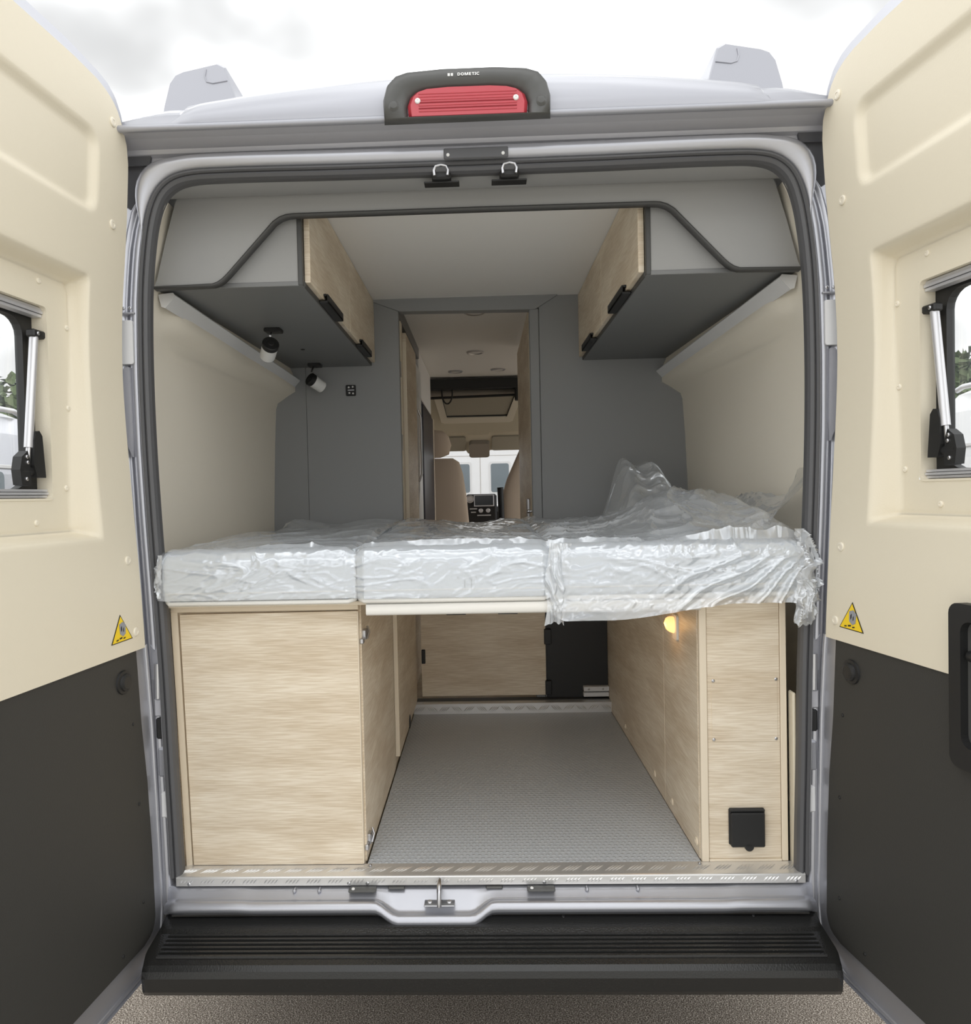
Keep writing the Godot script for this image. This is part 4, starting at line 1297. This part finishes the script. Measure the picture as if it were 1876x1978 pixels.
func skin_relief(s: float, y: float) -> float:
	if y < 0.46:
		return -0.003 - 0.012 * bump(0.42, 0.35, y)
	return -0.003 - 0.044 * bump(0.07, 0.10, s) * bump(1.25, 1.3, y) * bump(2.36, 2.33, y)

func rear_door(side: int, ang_deg: float) -> void:
	var ang := deg_to_rad(ang_deg)
	var word := "left" if side < 0 else "right"
	var d := thing("rear_door", "open %s rear door with cream upper and black lower lining" % word, "van door", Vector3(side * 0.84, 0.35, 0.4), "rear doors of the van")
	var hole := [0.208, 1.472, 0.640, 1.868]
	var r := door_sheet(side, ang, 0.345, 2.420, SHELL_EDGE, 0.765, skin_relief, [0.19, 1.45, 0.66, 1.89])
	part(d, "inner_skin", r[0], M.silver_paint)
	part(d, "skin_edge", rim_strip(side, ang, r[1], -0.003, -0.05), M.silver_paint)
	var bead := []
	for k in 60:
		var y := lerpf(0.352, 1.12, pow(k / 59.0, 1.6))
		bead.append(dp(side, ang, table(SHELL_EDGE, y) + 0.005, y, -0.003 - 0.012 * bump(0.42, 0.35, y)))
	for k in 8:
		bead.push_front(dp(side, ang, 0.06 + 0.085 * k, 0.350, -0.015))
	part(d, "edge_bead", tube(S(), bead, 0.006, 8), M.silver_paint)
	r = door_sheet(side, ang, 0.345, 2.420, SHELL_EDGE, 0.765, func(s, y): return -0.05, [0.19, 1.45, 0.66, 1.89])
	part(d, "outer_skin", r[0], M.silver_paint)
	r = door_sheet(side, ang, 1.1165, 2.388, CREAM_EDGE, 0.742, cream_relief, hole)
	var cream := part(d, "cream_lining", r[0], M.cream_plastic, "cream moulded upper lining")
	part(cream, "lining_edge", rim_strip(side, ang, r[1], 0.008, -0.003), M.cream_plastic)
	r = door_sheet(side, ang, 0.428, 1.125, DARK_EDGE, 0.742, func(s, y): return 0.003, [])
	var dark := part(d, "dark_lining", r[0], M.dark_panel, "black flat lower lining")
	part(dark, "lining_edge", rim_strip(side, ang, r[1], 0.003, -0.006), M.dark_panel)
	var inward := Vector3(-side * cos(ang), 0, sin(ang))
	for p in [[0.060, 2.318], [0.054, 2.092], [0.043, 1.327], [0.034, 1.160]]:
		part_at(cream, "cover_cap", cap_mesh, M.cream_cap, aim(dp(side, ang, p[0], p[1], 0.008), inward))
	for p in [[0.228, 1.917], [0.147, 1.839], [0.150, 1.666], [0.165, 1.494], [0.258, 1.423], [0.42, 1.917], [0.42, 1.423]]:
		part_at(cream, "cover_cap", screw_mesh, M.cream_cap, aim(dq(side, ang, p[0], p[1], 0.8605), inward))
	part(dark, "plug", rev(S(), aim(dp(side, ang, 0.086, 1.055, 0.003), inward), [Vector2(0.027, 0.0), Vector2(0.026, 0.004), Vector2(0.020, 0.0055), Vector2(0.019, 0.009), Vector2(0.014, 0.012), Vector2(0, 0.013)], 26), M.black_plastic, "round black plug")
	for p in [[0.055, 0.95], [0.045, 0.76], [0.045, 0.53], [0.13, 0.455]]:
		part_at(dark, "rivet", small_screw, M.black_plastic, aim(dp(side, ang, p[0], p[1], 0.003), inward))
	door_window(d, side, ang)
	# warning sticker: yellow triangle with a dark rim and a grey pictogram
	var at := func(s: float, y: float, h: float) -> Vector3: return dp(side, ang, s, y, h)
	var tri_pts := [Vector2(0.0905, 1.2095), Vector2(0.130, 1.147), Vector2(0.049, 1.148)]
	var st := S()
	face(st, tri_pts.map(func(p): return at.call(p.x, p.y, 0.0086)), inward)
	var stick := thing("warning_sticker", "yellow triangular warning sticker with grey pictogram on the %s door" % word, "sticker", at.call(0.09, 1.165, 0.008), "warning stickers on the rear doors")
	part(stick, "rim", st, M.black_plastic)
	var mid: Vector2 = (tri_pts[0] + tri_pts[1] + tri_pts[2]) / 3.0
	st = S()
	face(st, tri_pts.map(func(p): return at.call(mid.x + (p.x - mid.x) * 0.90, mid.y + (p.y - mid.y) * 0.90, 0.0092)), inward)
	part(stick, "field", st, M.sticker_yellow)
	st = S()
	var sg := 1.0 if side > 0 else -1.0
	for poly in [[[-0.010, 0.020], [0.004, 0.024], [0.014, 0.016], [0.012, -0.004], [0.002, -0.009], [-0.009, -0.002]]]:
		var a := []
		for p in poly:
			a.append(at.call(mid.x + (p[0] + 0.002) * sg, mid.y + p[1], 0.0096))
		face(st, a, inward)
	part(stick, "pictogram", st, M.sticker_grey)
	st = S()
	for q in [[-0.022, -0.016, 0.008, 0.004], [-0.010, -0.014, 0.010, 0.005], [0.004, -0.015, 0.008, 0.004], [-0.003, 0.002, 0.004, 0.014], [0.005, 0.0, 0.003, 0.012]]:
		var a := []
		for c in [[0, 0], [1, 0.3], [1, 1], [0, 0.7]]:
			a.append(at.call(mid.x + (q[0] + q[2] * c[0]) * sg, mid.y + q[1] + q[3] * c[1], 0.010))
		face(st, a, inward)
	part(stick, "marks", st, M.black_plastic)
	if side < 0:
		return
	# inner latch handle at the free edge
	st = S()
	var outer := round_rect(0.376, 0.96, 0.63, 1.252, 0.02)
	var inner := round_rect(0.402, 1.0, 0.60, 1.222, 0.02)
	frame_of(st, outer, inner, at.call(0.0, 0.0, 0.0) + Vector3(side * (0.803 - dw(0.0)), 0, 0) + inward * 0.004, Vector3(side * sin(ang), 0, cos(ang)), Vector3.UP, inward * 0.020)
	var hd := part(d, "latch_housing", st, M.black_plastic, "black latch housing by the free edge")
	st = S()
	prism(st, inner, dp(side, ang, 0.0, 1.1, 0.0) * Vector3(1, 0, 1) + inward * 0.005, Vector3(side * sin(ang), 0, cos(ang)), Vector3.UP, inward * 0.004)
	part(hd, "latch_pan", st, M.lamp_grey)
	part(hd, "latch_lever", tube(S(), [dp(side, ang, 0.41, 1.16, 0.012), dp(side, ang, 0.45, 1.165, 0.022), dp(side, ang, 0.53, 1.165, 0.022), dp(side, ang, 0.55, 1.16, 0.012)], 0.010, 10), M.black_plastic)
	part_at(hd, "screw", screw_mesh, M.steel, aim(dp(side, ang, 0.389, 1.19, 0.024), inward))

func door_window(d: Node3D, side: int, ang: float) -> void:
	var u := Vector3(side * sin(ang), 0, cos(ang))
	var inward := Vector3(-side * cos(ang), 0, sin(ang))
	var o := dq(side, ang, 0.0, 0.0, 0.861)
	var w := part(d, "window_frame", frame_of(S(), round_rect(0.190, 1.455, 0.655, 1.885, 0.012), round_rect(0.236, 1.492, 0.612, 1.842, 0.036), o - inward * 0.052, u, Vector3.UP, inward * 0.018), M.black_plastic, "dark inner frame of the hinged window")
	part(w, "reveal", frame_of(S(), round_rect(0.204, 1.468, 0.644, 1.872, 0.012), round_rect(0.2085, 1.4725, 0.6395, 1.8675, 0.010), o - inward * 0.045, u, Vector3.UP, inward * 0.046), M.cream_plastic)
	part(w, "pane", prism(S(), round_rect(0.225, 1.48, 0.62, 1.852, 0.03), o - inward * 0.050, u, Vector3.UP, inward * 0.003), M.pane)
	for q in [[1.4735, 1.492, "bottom_rail"], [1.846, 1.8665, "top_rail"]]:
		var st := S()
		var h: float = q[1] - q[0]
		for k in 3:
			prism(st, [Vector2(0.2095, q[0] + h * k / 3.0 + 0.0006), Vector2(0.6385, q[0] + h * k / 3.0 + 0.0006), Vector2(0.6385, q[0] + h * (k + 1) / 3.0 - 0.0006), Vector2(0.2095, q[0] + h * (k + 1) / 3.0 - 0.0006)], o - inward * (0.030 - 0.003 * (k % 2)), u, Vector3.UP, inward * 0.020)
		part(w, q[2], st, M.aluminium)
	# telescopic stay with clamp and lever
	var top := o + u * 0.229 + Vector3(0, 1.806, 0) - inward * 0.014
	var low := o + u * 0.260 + Vector3(0, 1.575, 0) - inward * 0.010
	var stay := part(w, "stay", tube(S(), [top, low], 0.0085, 12), M.aluminium, "aluminium window stay")
	part(stay, "stay_rod", tube(S(), [low, low + (low - top).normalized() * 0.05], 0.005, 8), M.steel)
	part(stay, "stay_clamp", box(S(), Vector3(-0.026, -0.008, -0.010), Vector3(0.012, 0.008, 0.010), 0.003, Transform3D(Basis(u, Vector3.UP, inward), top + Vector3(0, 0.004, 0))), M.black_plastic)
	part_at(stay, "stay_screw", small_screw, M.steel, aim(top + inward * 0.01 + Vector3(0, 0.004, 0), inward))
	var st := S()
	prism(st, [Vector2(0.225, 1.515), Vector2(0.250, 1.515), Vector2(0.258, 1.54), Vector2(0.256, 1.59), Vector2(0.250, 1.606), Vector2(0.240, 1.61), Vector2(0.232, 1.60)], o - inward * 0.026, u, Vector3.UP, inward * 0.026)
	var lever := part(w, "lever", st, M.black_plastic, "black window lever")
	st = S()
	prism(st, [Vector2(0.262, 1.498), Vector2(0.288, 1.500), Vector2(0.292, 1.53), Vector2(0.286, 1.556), Vector2(0.270, 1.568), Vector2(0.264, 1.55)], o - inward * 0.024, u, Vector3.UP, inward * 0.02)
	part(lever, "lever_knob", st, M.black_plastic)
	part(lever, "lever_pivot", tube(S(), [o + u * 0.222 + Vector3(0, 1.527, 0) - inward * 0.012, o + u * 0.285 + Vector3(0, 1.529, 0) - inward * 0.012], 0.009, 10), M.black_plastic)
	for p in [[0.276, 1.512], [0.272, 1.545], [0.274, 1.556]]:
		part_at(lever, "lever_screw", small_screw, M.steel, aim(o + u * p[0] + Vector3(0, p[1], 0) - inward * 0.003, inward))

# ------------------------------------------------------------------ living area and cab seen through the gangway
func gangway() -> void:
	var d := thing("sliding_door", "pale oak folding door at the left of the gangway", "door", Vector3(-0.33, 0.55, -1.6))
	part(d, "door_leaf", box(S(), Vector3(-0.352, 0.56, -1.425), Vector3(-0.338, 2.20, -1.412), 0.001), M.oak_edge)
	part(d, "door_leaf", box(S(), Vector3(-0.345, 0.56, -2.05), Vector3(-0.318, 2.20, -1.56), 0.002), M.oak)
	part(d, "leaf_edge", box(S(), Vector3(-0.345, 0.56, -1.56), Vector3(-0.318, 2.16, -1.556)), M.oak_edge)
	part(d, "leaf_edge", box(S(), Vector3(-0.36, 0.56, -1.54), Vector3(-0.332, 2.235, -1.48), 0.002), M.oak_edge)
	for y in [2.02, 1.70]:
		part(d, "hinge", box(S(), Vector3(-0.343, y - 0.035, -1.478), Vector3(-0.332, y + 0.035, -1.460), 0.002), M.steel)
	var tall := thing("fridge", "tall dark fridge beyond the oak door in the gangway", "fridge", Vector3(-0.6, 0.55, -2.9))
	part(tall, "cabinet", box(S(), Vector3(-0.9, 0.56, -3.42), Vector3(-0.335, 2.03, -2.42), 0.004), M.fridge_dark)
	part(tall, "door", box(S(), Vector3(-0.36, 0.60, -3.36), Vector3(-0.322, 2.00, -2.50), 0.006), M.fridge_dark)
	part(tall, "door_trim", box(S(), Vector3(-0.338, 0.6, -3.40), Vector3(-0.318, 2.0, -3.37), 0.002), M.oak_edge)
	var cup := thing("gangway_locker", "grey locker above the fridge under the ceiling", "locker", Vector3(-0.6, 2.04, -2.8))
	part(cup, "body", box(S(), Vector3(-0.84, 2.035, -3.38), Vector3(-0.335, 2.299, -2.42), 0.004), M.ceiling_white)
	part(cup, "valance", box(S(), Vector3(-0.42, 2.238, -2.40), Vector3(-0.33, 2.299, -1.42), 0.003), M.grey_laminate)
	var wc := thing("washroom_front", "white curved panel between oak door and fridge", "panel", Vector3(-0.34, 0.55, -2.25))
	var poly := [Vector2(-2.10, 0.56), Vector2(-2.40, 0.56), Vector2(-2.40, 2.16), Vector2(-2.10, 2.16), Vector2(-2.14, 2.08), Vector2(-2.24, 2.0), Vector2(-2.24, 1.62), Vector2(-2.2, 1.56), Vector2(-2.2, 1.5), Vector2(-2.12, 1.40)]
	part(wc, "panel", prism(S(), poly, Vector3(-0.335, 0, 0), Vector3(0, 0, 1), Vector3.UP, Vector3(0.012, 0, 0)), M.white_metal)
	part(wc, "grab_handle", tube(S(), [Vector3(-0.32, 1.92, -2.12), Vector3(-0.305, 1.88, -2.13), Vector3(-0.305, 1.58, -2.13), Vector3(-0.32, 1.54, -2.12)], 0.006, 8), M.steel)
	part(wc, "side_board", box(S(), Vector3(-0.36, 0.56, -2.4), Vector3(-0.336, 2.16, -2.06)), M.oak)
	var r := thing("gangway_door", "pale oak door at the right of the gangway", "door", Vector3(0.25, 0.55, -1.9))
	part(r, "door_leaf", box(S(), Vector3(0.227, 0.56, -2.42), Vector3(0.25, 2.26, -1.44), 0.002), M.oak)
	part(r, "leaf_edge", box(S(), Vector3(0.2255, 0.56, -1.44), Vector3(0.25, 2.245, -1.422), 0.001), M.oak_edge)
	part(r, "handle", box(S(), Vector3(0.213, 1.33, -1.60), Vector3(0.227, 1.44, -1.575), 0.003), M.steel)
	part(r, "lock_knob", rev(S(), aim(Vector3(0.2255, 1.385, -1.432), Vector3(-1, 0, 0)), [Vector2(0.006, 0), Vector2(0.006, 0.01), Vector2(0.009, 0.012), Vector2(0.008, 0.018), Vector2(0, 0.019)], 12), M.steel)
	# roller frame of a lowered bed or blind under the ceiling edge
	var b := thing("blind_frame", "black roller blind frame with hanging strap under the ceiling edge", "blind frame", Vector3(0, 2.2, -3.45))
	part(b, "cross_beam", box(S(), Vector3(-0.36, 2.215, -3.50), Vector3(0.36, 2.285, -3.42), 0.004), M.black_plastic)
	part(b, "screen_roll", tube(S(), [Vector3(-0.35, 2.20, -3.545), Vector3(0.35, 2.20, -3.545)], 0.026, 12), M.seat_grey)
	part(b, "lower_bar", tube(S(), [Vector3(-0.37, 2.160, -3.48), Vector3(0.37, 2.172, -3.48)], 0.009, 8), M.black_plastic)
	part(b, "side_bracket", box(S(), Vector3(0.26, 2.13, -3.51), Vector3(0.36, 2.25, -3.43), 0.006), M.black_plastic)
	var loop := []
	for k in 21:
		var a := TAU * k / 20
		loop.append(Vector3(-0.222 + 0.037 * sin(a), 2.19 - 0.075 * cos(a), -3.46))
	part(b, "strap", tube(S(), loop, 0.006, 6, false), M.black_plastic)
	cab()

func cab() -> void:
	# sloping headliner with a framed roof window
	var h := thing("cab_headliner", "beige cab headliner with a framed roof window and sun visors", "headliner", Vector3(0, 1.85, -3.9))
	var o := Vector3(0, 2.215, -3.60)
	var dn := (Vector3(0, 1.955, -4.02) - o)
	var l := dn.length()
	dn /= l
	var nrm := Vector3.RIGHT.cross(dn).normalized()
	if nrm.y > 0:
		nrm = -nrm
	part(h, "liner", prism(S(), [Vector2(-0.84, -0.02), Vector2(0.84, -0.02), Vector2(0.9, l), Vector2(0.08, l), Vector2(0.07, l + 0.03), Vector2(-0.09, l + 0.03), Vector2(-0.1, l), Vector2(-0.9, l)], o, Vector3.RIGHT, dn, -nrm * 0.02), M.headliner)
	var fr := part(h, "window_surround", frame_of(S(), [Vector2(-0.335, -0.03), Vector2(0.33, -0.03), Vector2(0.26, 0.33), Vector2(0.235, 0.345), Vector2(-0.265, 0.345), Vector2(-0.29, 0.33)], [Vector2(-0.275, 0.0), Vector2(0.275, 0.0), Vector2(0.215, 0.27), Vector2(0.21, 0.275), Vector2(-0.24, 0.275), Vector2(-0.245, 0.27)], o, Vector3.RIGHT, dn, nrm * 0.02), M.cream_cap)
	part(fr, "surround_edge", tube(S(), [o + Vector3(-0.275, 0, 0) + nrm * 0.01, o + Vector3(-0.245, 0, 0) + dn * 0.27 + nrm * 0.01, o + Vector3(0.215, 0, 0) + dn * 0.27 + nrm * 0.01, o + Vector3(0.275, 0, 0) + nrm * 0.01], 0.005, 6), M.black_plastic)
	part(fr, "closed_blind", prism(S(), [Vector2(-0.28, 0.0), Vector2(0.28, 0.0), Vector2(0.215, 0.272), Vector2(-0.243, 0.272)], o, Vector3.RIGHT, dn, nrm * 0.006), M.blind)
	# visor board above the windscreen
	var v0 := Vector3(0, 2.005, -4.03)
	var vd := (Vector3(0, 1.825, -4.20) - v0)
	var vl := vd.length()
	vd /= vl
	var vn := Vector3.RIGHT.cross(vd).normalized()
	if vn.z < 0:
		vn = -vn
	part(h, "visor_board", prism(S(), [Vector2(-0.9, 0.0), Vector2(0.9, 0.0), Vector2(0.9, vl), Vector2(0.085, vl), Vector2(0.07, vl + 0.03), Vector2(-0.095, vl + 0.03), Vector2(-0.11, vl), Vector2(-0.9, vl)], v0, Vector3.RIGHT, vd, -vn * 0.02), M.cream_plastic)
	for q in [[-0.5, -0.11], [0.10, 0.5]]:
		part(h, "sun_visor", prism(S(), round_rect(q[0], 0.095, q[1], vl - 0.012, 0.02), v0, Vector3.RIGHT, vd, vn * 0.02), M.blind)
	part(h, "console", prism(S(), round_rect(-0.085, 0.14, 0.08, vl + 0.035, 0.025), v0, Vector3.RIGHT, vd, vn * 0.05), M.seat_grey)
	part(h, "console_edge", tube(S(), [v0 + Vector3(-0.07, 0, 0) + vd * (vl + 0.037) + vn * 0.03, v0 + Vector3(0.065, 0, 0) + vd * (vl + 0.037) + vn * 0.03], 0.01, 8), M.black_plastic)
	# windscreen
	struct("window_1", prism(S(), [Vector2(-0.74, 0), Vector2(0.74, 0), Vector2(0.86, 0.86), Vector2(-0.86, 0.86)], Vector3(0, 1.94, -4.27), Vector3.RIGHT, Vector3(0, -0.66, -0.75).normalized(), Vector3(0, 0.004, -0.003)), M.pane, "windscreen of the van")
	for s in [-1, 1]:
		if s < 0:
			struct("window_2", box(S(), Vector3(s * 0.955, 1.33, -3.40), Vector3(s * 0.96, 1.95, -2.6)), M.pane, "left side window of the living area")
	# seats
	for s in [-1, 1]:
		var seat := thing("driver_chair" if s < 0 else "passenger_chair", "beige driver seat with headrest seen from behind" if s < 0 else "beige passenger seat with tapering back seen from behind", "seat", Vector3(s * 0.4, 0.56, -3.7), "cab seats")
		var cloth: Material = M.seat_cloth
		var rings := []
		var rows := [[0.85, 0.25, 0.06], [1.0, 0.26, 0.07], [1.25, 0.25, 0.075], [1.45, 0.235, 0.07], [1.60, 0.215, 0.06], [1.68, 0.19, 0.045], [1.705, 0.15, 0.02]] if s < 0 else [[0.85, 0.26, 0.06], [1.25, 0.265, 0.07], [1.45, 0.26, 0.065], [1.56, 0.225, 0.06], [1.66, 0.18, 0.05], [1.78, 0.125, 0.045], [1.86, 0.09, 0.03]]
		for q in rows:
			var ring := []
			for a in 24:
				var w := TAU * a / 24
				var cx := pow(absf(cos(w)), 0.45) * signf(cos(w))
				var cz := pow(absf(sin(w)), 0.6) * signf(sin(w))
				ring.append(Vector3((-0.367 if s < 0 else 0.45) + cx * q[1] * 1.127, 1.46 + (q[0] - 1.46) * 1.127, -3.62 - (q[0] - 0.85) * 0.03 + cz * q[2]))
			rings.append(ring)
		part(seat, "backrest", loft(S(), rings, true, 0, true), cloth)
		part(seat, "cushion", box(S(), Vector3(s * 0.42 - 0.25, 0.85, -4.1), Vector3(s * 0.42 + 0.25, 1.0, -3.65), 0.05), cloth)
		part(seat, "pedestal", box(S(), Vector3(s * 0.42 - 0.2, 0.55, -4.0), Vector3(s * 0.42 + 0.2, 0.86, -3.7), 0.02), M.black_plastic)
		if s < 0:
			var hr := []
			for q in [[1.71, 0.07, 0.03], [1.73, 0.125, 0.045], [1.79, 0.142, 0.05], [1.85, 0.125, 0.048], [1.885, 0.085, 0.035], [1.892, 0.04, 0.015]]:
				var ring := []
				for a in 20:
					var w := TAU * a / 20
					ring.append(Vector3(-0.367 + cos(w) * q[1] * 1.127, 1.46 + (q[0] - 1.46) * 1.127, -3.64 + sin(w) * q[2]))
				hr.append(ring)
			part(seat, "headrest", loft(S(), hr, true, 0, true), cloth)
	# dashboard
	var d := thing("dashboard", "dark dashboard with a radio screen and round knobs", "dashboard", Vector3(0, 0.6, -4.3))
	part(d, "top_panel", box(S(), Vector3(-0.9, 1.05, -4.9), Vector3(0.9, 1.36, -4.28), 0.04), M.dash_dark)
	part(d, "centre_stack", box(S(), Vector3(-0.12, 0.8, -4.5), Vector3(0.13, 1.468, -4.13), 0.015), M.dash_dark)
	var scr := part(d, "radio", box(S(), Vector3(-0.054, 1.368, -4.132), Vector3(0.108, 1.462, -4.118), 0.003), M.aluminium)
	part(scr, "radio_screen", box(S(), Vector3(-0.047, 1.378, -4.12), Vector3(0.100, 1.456, -4.114), 0.002), M.screen_black)
	for x in [0.0, 0.058]:
		part(d, "knob", rev(S(), aim(Vector3(x, 1.335, -4.13), Vector3(0, 0, 1)), [Vector2(0.018, 0), Vector2(0.018, 0.012), Vector2(0.014, 0.016), Vector2(0, 0.016)], 16), M.aluminium)
	for q in [[-0.09, 1.345, -0.03], [-0.08, 1.318, -0.04], [-0.03, 1.292, 0.08]]:
		part(d, "control_bar", box(S(), Vector3(q[0], q[1], -4.132), Vector3(q[2], q[1] + 0.010, -4.122), 0.002), M.aluminium)
	part(d, "side_vent", rev(S(), aim(Vector3(-0.085, 1.43, -4.13), Vector3(0, 0, 1)), [Vector2(0.032, 0), Vector2(0.032, 0.008), Vector2(0.025, 0.01), Vector2(0.02, 0.002), Vector2(0, 0.002)], 18), M.aluminium)
	var lever := thing("seat_belt_post", "black upright post beside the passenger seat", "post", Vector3(0.14, 0.56, -3.45))
	part(lever, "post", tube(S(), [Vector3(0.150, 0.57, -3.42), Vector3(0.146, 1.3, -3.42), Vector3(0.142, 1.50, -3.42), Vector3(0.141, 1.512, -3.42)], 0.022, 12), M.black_plastic)
	var linings := S()
	for s in [-1, 1]:
		box(linings, Vector3(s * 0.915, 0.55, -2.58), Vector3(s * 0.925, 2.3, -1.42))
		if s < 0:
			box(linings, Vector3(-0.955, 0.55, -3.7), Vector3(-0.962, 1.3, -2.58))
	struct("wall_front", linings, M.ceiling_white, "inner side lining of the living area")

# ------------------------------------------------------------------ outside
func lpart(parent: Node, called: String, m, material: Material) -> MeshInstance3D:
	var o := MeshInstance3D.new()
	o.mesh = as_mesh(m)
	o.material_override = material
	o.name = called
	parent.add_child(o, true)
	return o

# a parked panel van, its rear at z = 0 of its own axes, its nose towards -z
func parked_van(label: String, at: Vector3, turn: float, paint: Material) -> void:
	var v := thing("parked_van", label, "van", at, "parked vans around")
	v.rotation.y = turn
	var rings := []
	for q in [[0.0, 2.46, 0.97], [-0.02, 2.52, 1.0], [-3.9, 2.52, 1.0], [-4.5, 2.2, 1.0], [-5.2, 1.35, 0.98], [-5.75, 1.1, 0.95], [-5.9, 0.95, 0.9]]:
		var ring := []
		for b in [[0.92, 0.34], [1.0, 0.5], [1.02, 1.2], [0.96, 1.8], [0.88, 2.25], [0.78, 2.45], [0.6, 2.52], [-0.6, 2.52], [-0.78, 2.45], [-0.88, 2.25], [-0.96, 1.8], [-1.02, 1.2], [-1.0, 0.5], [-0.92, 0.34]]:
			ring.append(Vector3(b[0] * q[2], 0.34 + (b[1] - 0.34) * (q[1] - 0.34) / 2.18, q[0]))
		rings.append(ring)
	lpart(v, "body", loft(S(), rings, true, 1, true), paint)
	lpart(v, "door_gap", box(S(), Vector3(-0.004, 0.6, 0.0), Vector3(0.004, 2.3, 0.004)), M.seat_grey)
	lpart(v, "roof_gap", box(S(), Vector3(-0.85, 2.2, 0.0), Vector3(0.85, 2.206, 0.004)), M.seat_grey)
	for s in [-1, 1]:
		var f := lpart(v, "rear_window", prism(S(), round_rect(0.16, 1.47, 0.58, 2.09, 0.05), Vector3(0, 0, -0.002), Vector3(s, 0, 0), Vector3.UP, Vector3(0, 0, 0.010)), M.rail_grey)
		lpart(f, "window_glass", prism(S(), round_rect(0.20, 1.51, 0.54, 2.05, 0.04), Vector3(0, 0, 0.004), Vector3(s, 0, 0), Vector3.UP, Vector3(0, 0, 0.008)), M.tinted)
		lpart(v, "tail_lamp", box(S(), Vector3(s * 0.90, 0.9, -0.02), Vector3(s * 0.97, 1.6, 0.012), 0.01), M.red_lens)
		lpart(v, "roof_rail", tube(S(), [Vector3(s * 0.80, 2.5, -0.3), Vector3(s * 0.80, 2.53, -0.4), Vector3(s * 0.80, 2.53, -3.8), Vector3(s * 0.80, 2.5, -3.9)], 0.03, 8), M.aluminium)
		lpart(v, "side_moulding", box(S(), Vector3(s * 1.0, 0.95, -4.4), Vector3(s * 1.035, 1.05, -0.2), 0.01), M.black_plastic)
		lpart(v, "waist_trim", box(S(), Vector3(s * 0.955, 1.86, -4.2), Vector3(s * 0.975, 1.90, -0.1), 0.006), M.rail_grey)
		for z in [[-1.4, -0.5], [-3.3, -2.2]]:
			lpart(v, "side_window", prism(S(), round_rect(z[0], 1.35, z[1], 1.82, 0.06), Vector3(s * 0.975, 0, 0), Vector3(0, 0, 1), Vector3.UP, Vector3(s * 0.03, 0, 0)), M.tinted)
		for z in [-1.1, -4.75]:
			var wheel := lpart(v, "wheel", rev(S(), aim(Vector3(s * 0.78, 0.34, z), Vector3(s, 0, 0)), [Vector2(0.34, 0), Vector2(0.34, 0.22), Vector2(0.31, 0.24), Vector2(0.22, 0.235), Vector2(0.2, 0.2), Vector2(0, 0.2)], 28), M.tyre)
			lpart(wheel, "hub_cap", rev(S(), aim(Vector3(s * 0.985, 0.34, z), Vector3(s, 0, 0)), [Vector2(0.2, 0), Vector2(0.17, 0.02), Vector2(0.05, 0.03), Vector2(0, 0.03)], 20), M.aluminium)
	lpart(v, "bumper", box(S(), Vector3(-0.98, 0.36, -0.1), Vector3(0.98, 0.6, 0.10), 0.03), M.black_plastic)

func tree(label: String, at: Vector3, h: float, r: float, sd: int) -> void:
	var t := thing("tree", label, "tree", at, "trees at the edge of the yard")
	lpart(t, "trunk", loft(S(), [0.0, 0.5, 1.0].map(func(q): 
		var ring := []
		for a in 8:
			ring.append(Vector3(cos(TAU * a / 8) * 0.25 * (1 - 0.6 * q), h * 0.6 * q, sin(TAU * a / 8) * 0.25 * (1 - 0.6 * q)))
		return ring), true, 0), M.bark)
	var g := RandomNumberGenerator.new()
	g.seed = sd
	var st := S()
	var blobs := []
	for k in 14:
		blobs.append([Vector3(g.randf_range(-0.6, 0.6) * r, h * g.randf_range(0.16, 0.86), g.randf_range(-0.6, 0.6) * r), r * g.randf_range(0.4, 0.62)])
	for b in blobs:
		for k in 420:
			var dir := Vector3(g.randfn(), g.randfn(), g.randfn()).normalized()
			var c: Vector3 = b[0] + dir * b[1] * g.randf_range(0.65, 1.05)
			var a := Vector3(g.randfn(), g.randfn(), g.randfn()).normalized() * 0.34
			var e := a.cross(dir).normalized() * 0.28
			st.add_vertex(c - a)
			st.add_vertex(c + e)
			st.add_vertex(c + a)
			st.add_vertex(c - a)
			st.add_vertex(c + a)
			st.add_vertex(c - e)
	var cr := lpart(t, "foliage", st, M.leaves)
	cr.set_meta("kind", "stuff")

func outside() -> void:
	parked_van("white van parked ahead, its two rear windows seen through the windscreen", Vector3(-0.01, 0, -12.0), 0.0, M.van_white)
	parked_van("silver-grey van parked to the left, seen through the left door window", Vector3(-6.1, 0, -2.6), 0.0, M.silver_paint)
	parked_van("white van parked to the right, seen through the right door window", Vector3(6.1, 0, -2.6), 0.0, M.van_white)
	var place := ["nearest the road ahead", "second from the road ahead", "third from the road ahead", "furthest out to the side"]
	for k in 4:
		tree("leafy tree behind the silver-grey van on the left, " + place[k], Vector3(-17.0 - k * 9.4, 0, -38.0 + (k % 2) * 2.0), 8.6 + (k * 37 % 5) * 0.4, 3.7, 40 + k)
		tree("leafy tree behind the white van on the right, " + place[k], Vector3(17.0 + k * 9.4, 0, -38.0 + (k % 2) * 2.0), 9.0 + (k * 23 % 5) * 0.4, 3.7, 60 + k)

func _ready() -> void:
	rng.seed = 7
	noise.seed = 3
	noise.noise_type = FastNoiseLite.TYPE_SIMPLEX_SMOOTH
	noise.frequency = 1.0
	noise.fractal_type = FastNoiseLite.FRACTAL_NONE
	view()
	materials()
	prepare()
	common_meshes()
	ground()
	yard()
	van()
	interior_shell()
	rear_door(-1, 6.0)
	rear_door(1, 9.0)
	cupboards()
	overhead(-1)
	overhead(1)
	bed()
	bulkhead_fittings()
	gangway()
	outside()
